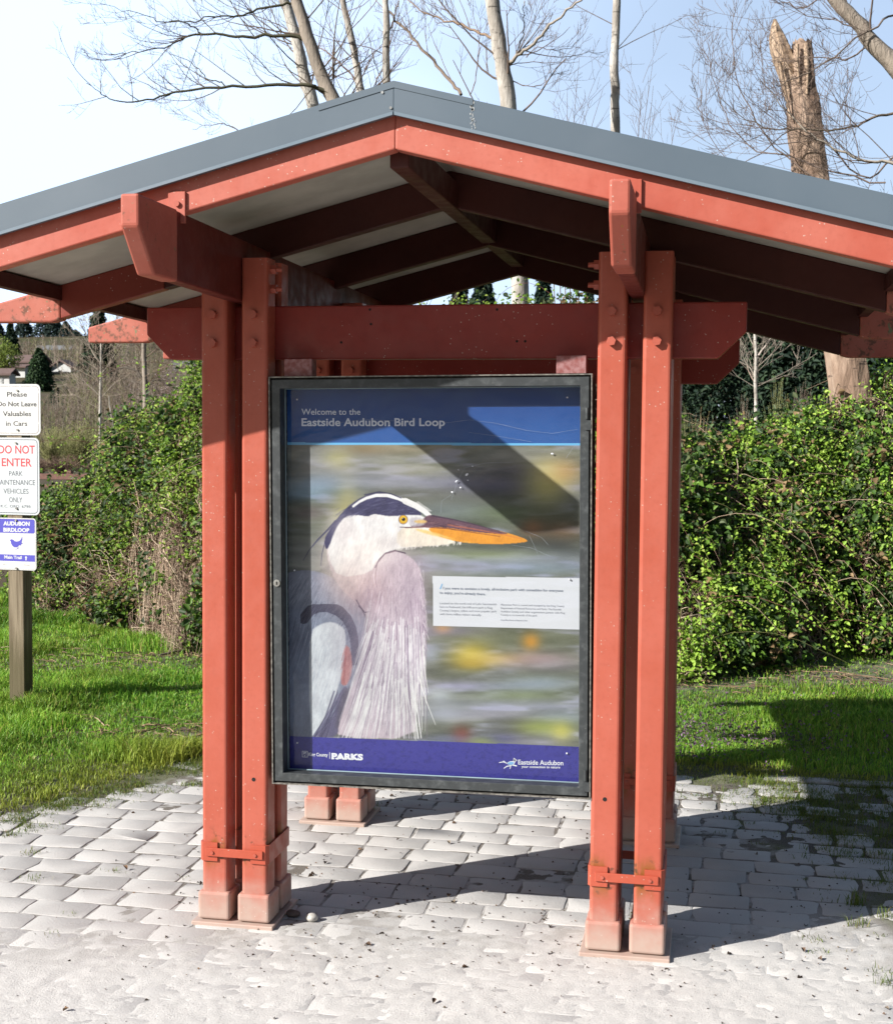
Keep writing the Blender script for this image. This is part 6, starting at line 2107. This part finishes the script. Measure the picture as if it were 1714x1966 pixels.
bare_tree('white-limbed bare tree in front of the dark firs', 40, [(1452, 830), (1451, 780), (1450, 735), (1451, 690), (1449, 640), (1446, 590)], (8, 4.5),
          [([(1452, 690), (1462, 674), (1476, 655), (1492, 636)], 4, 1.6, 0, 6, (.42, .36, .32)), ([(1449, 725), (1438, 704), (1426, 698), (1412, 690)], 3, 1, 0, 6, PALE), ([(1449, 735), (1438, 715), (1434, 700)], 2.6, 1, 0, 5, (.36, .27, .22)), ([(1450, 670), (1440, 650), (1430, 630)], 3, 1, 0, 6, PALE)],
          430, 'alder', 22, 2, group='bare trees beyond the bramble bank', limb_col=(.27, .23, .19), tl=2.0, minr=.007, span=(.25, 1))
for i, (x, yt, w, Y, cols, sc_, lab) in enumerate(((1490, 712, 62, 36, ((.20, .27, .06), (.25, .32, .08)), (.19, .20, .09), 'yellow-green shrub below the dark firs'), (1512, 766, 44, 30, ((.22, .36, .05), (.27, .42, .07)), (.15, .18, .06), 'bright lime-green shrub at the bramble crest'),
                                                (1345, 772, 66, 34, ((.24, .22, .06), (.20, .20, .06)), (.22, .17, .10), 'straw-coloured shrub beside the street lamp'), (1425, 752, 60, 38, ((.14, .17, .06), (.18, .2, .08)), (.20, .165, .125), 'greyish twiggy shrub around the silver van'),
                                                (1540, 720, 70, 40, ((.10, .12, .05), (.13, .14, .06)), (.18, .14, .11), 'brown twiggy shrub left of the broken trunk'), (1315, 770, 50, 42, ((.08, .16, .04), (.12, .2, .05)), (.10, .11, .05), 'green shrub in the shade by the red post'), (1580, 735, 60, 34, ((.16, .19, .06), (.2, .23, .08)), (.19, .155, .115), 'pale twiggy shrub touching the broken trunk'))):
    bush(lab, x, yt, place(x, Y), w, 440 + i, cols, nst=90, nlf=1100, lsz=.045, stemc=sc_, group='shrubs beyond the bramble bank')

# street lamp with a curved arm
Y = 90.0
mp = (Y - CAM[1]) / FPX
b0, _q = place(1308, Y)
root = empty('street_lamp', tuple(b0), 'distant pale grey street lamp with a curved neck beside the red post', 'street lamp')
q = [b0 - (0, 0, .2)] + [np.array(at(x, y, Y)) for x, y in ((1307.5, 800), (1307.8, 770), (1306, 758), (1302, 753), (1298.5, 752))]
tb = Tubes(); tb.add(curve_pts(q, 26), .085, .06, 8, (.42, .46, .47))
tb.build('lamp_pole', M['twig'], root)
e = np.array(at(1297, 752.4, Y))
MB().box(e[0] - .35, e[0] + .1, Y - .13, Y + .13, e[2] - .08, e[2] + .06, .03, 2).build('lamp_head', mat_simple('lamp_grey', (.42, .45, .46), (.36, .4, .4), 4, .4, 0, 0), root)

# parked van half hidden by the shrubs
Y = 110.0
mp = (Y - CAM[1]) / FPX
c0 = at(1392, 790, Y)
zg = at(1392, 812, Y).z
root = empty('van', (c0.x, Y, zg), 'silver-blue van parked far behind the shrubs', 'van')
M['vanpaint'] = mat_simple('silver_blue_car_paint', (.30, .35, .42), (.26, .31, .38), 1, .3, .2, 0)
wv = 15 * mp
hv = zg + 1.95
b = MB().prism([(c0.x - wv, zg + .35), (c0.x + wv, zg + .35), (c0.x + wv, zg + 1.1), (c0.x + wv * .82, hv - .2), (c0.x + wv * .6, hv), (c0.x - wv * .6, hv), (c0.x - wv * .82, hv - .2), (c0.x - wv, zg + 1.1)], 1, Y, Y + 4.6, .06, 2)
b.build('body', M['vanpaint'], root)
MB().prism([(c0.x - wv * .80, zg + 1.12), (c0.x + wv * .80, zg + 1.12), (c0.x + wv * .66, hv - .22), (c0.x - wv * .66, hv - .22)], 1, Y - .02, Y - .002).build('windscreen', M['window'], root)
for sx in (-1, 1):
    MB().cyl((c0.x + sx * wv * .78 - .11, Y + .9, zg + .34), .34, .22, 0, 20, bev=1).build('wheel', M['dark'], root)
    MB().box(c0.x + sx * wv * .72 - .14, c0.x + sx * wv * .72 + .14, Y - .03, Y - .001, zg + .72, zg + .90, .012, 1).build('headlight', M['housewhite'], root)
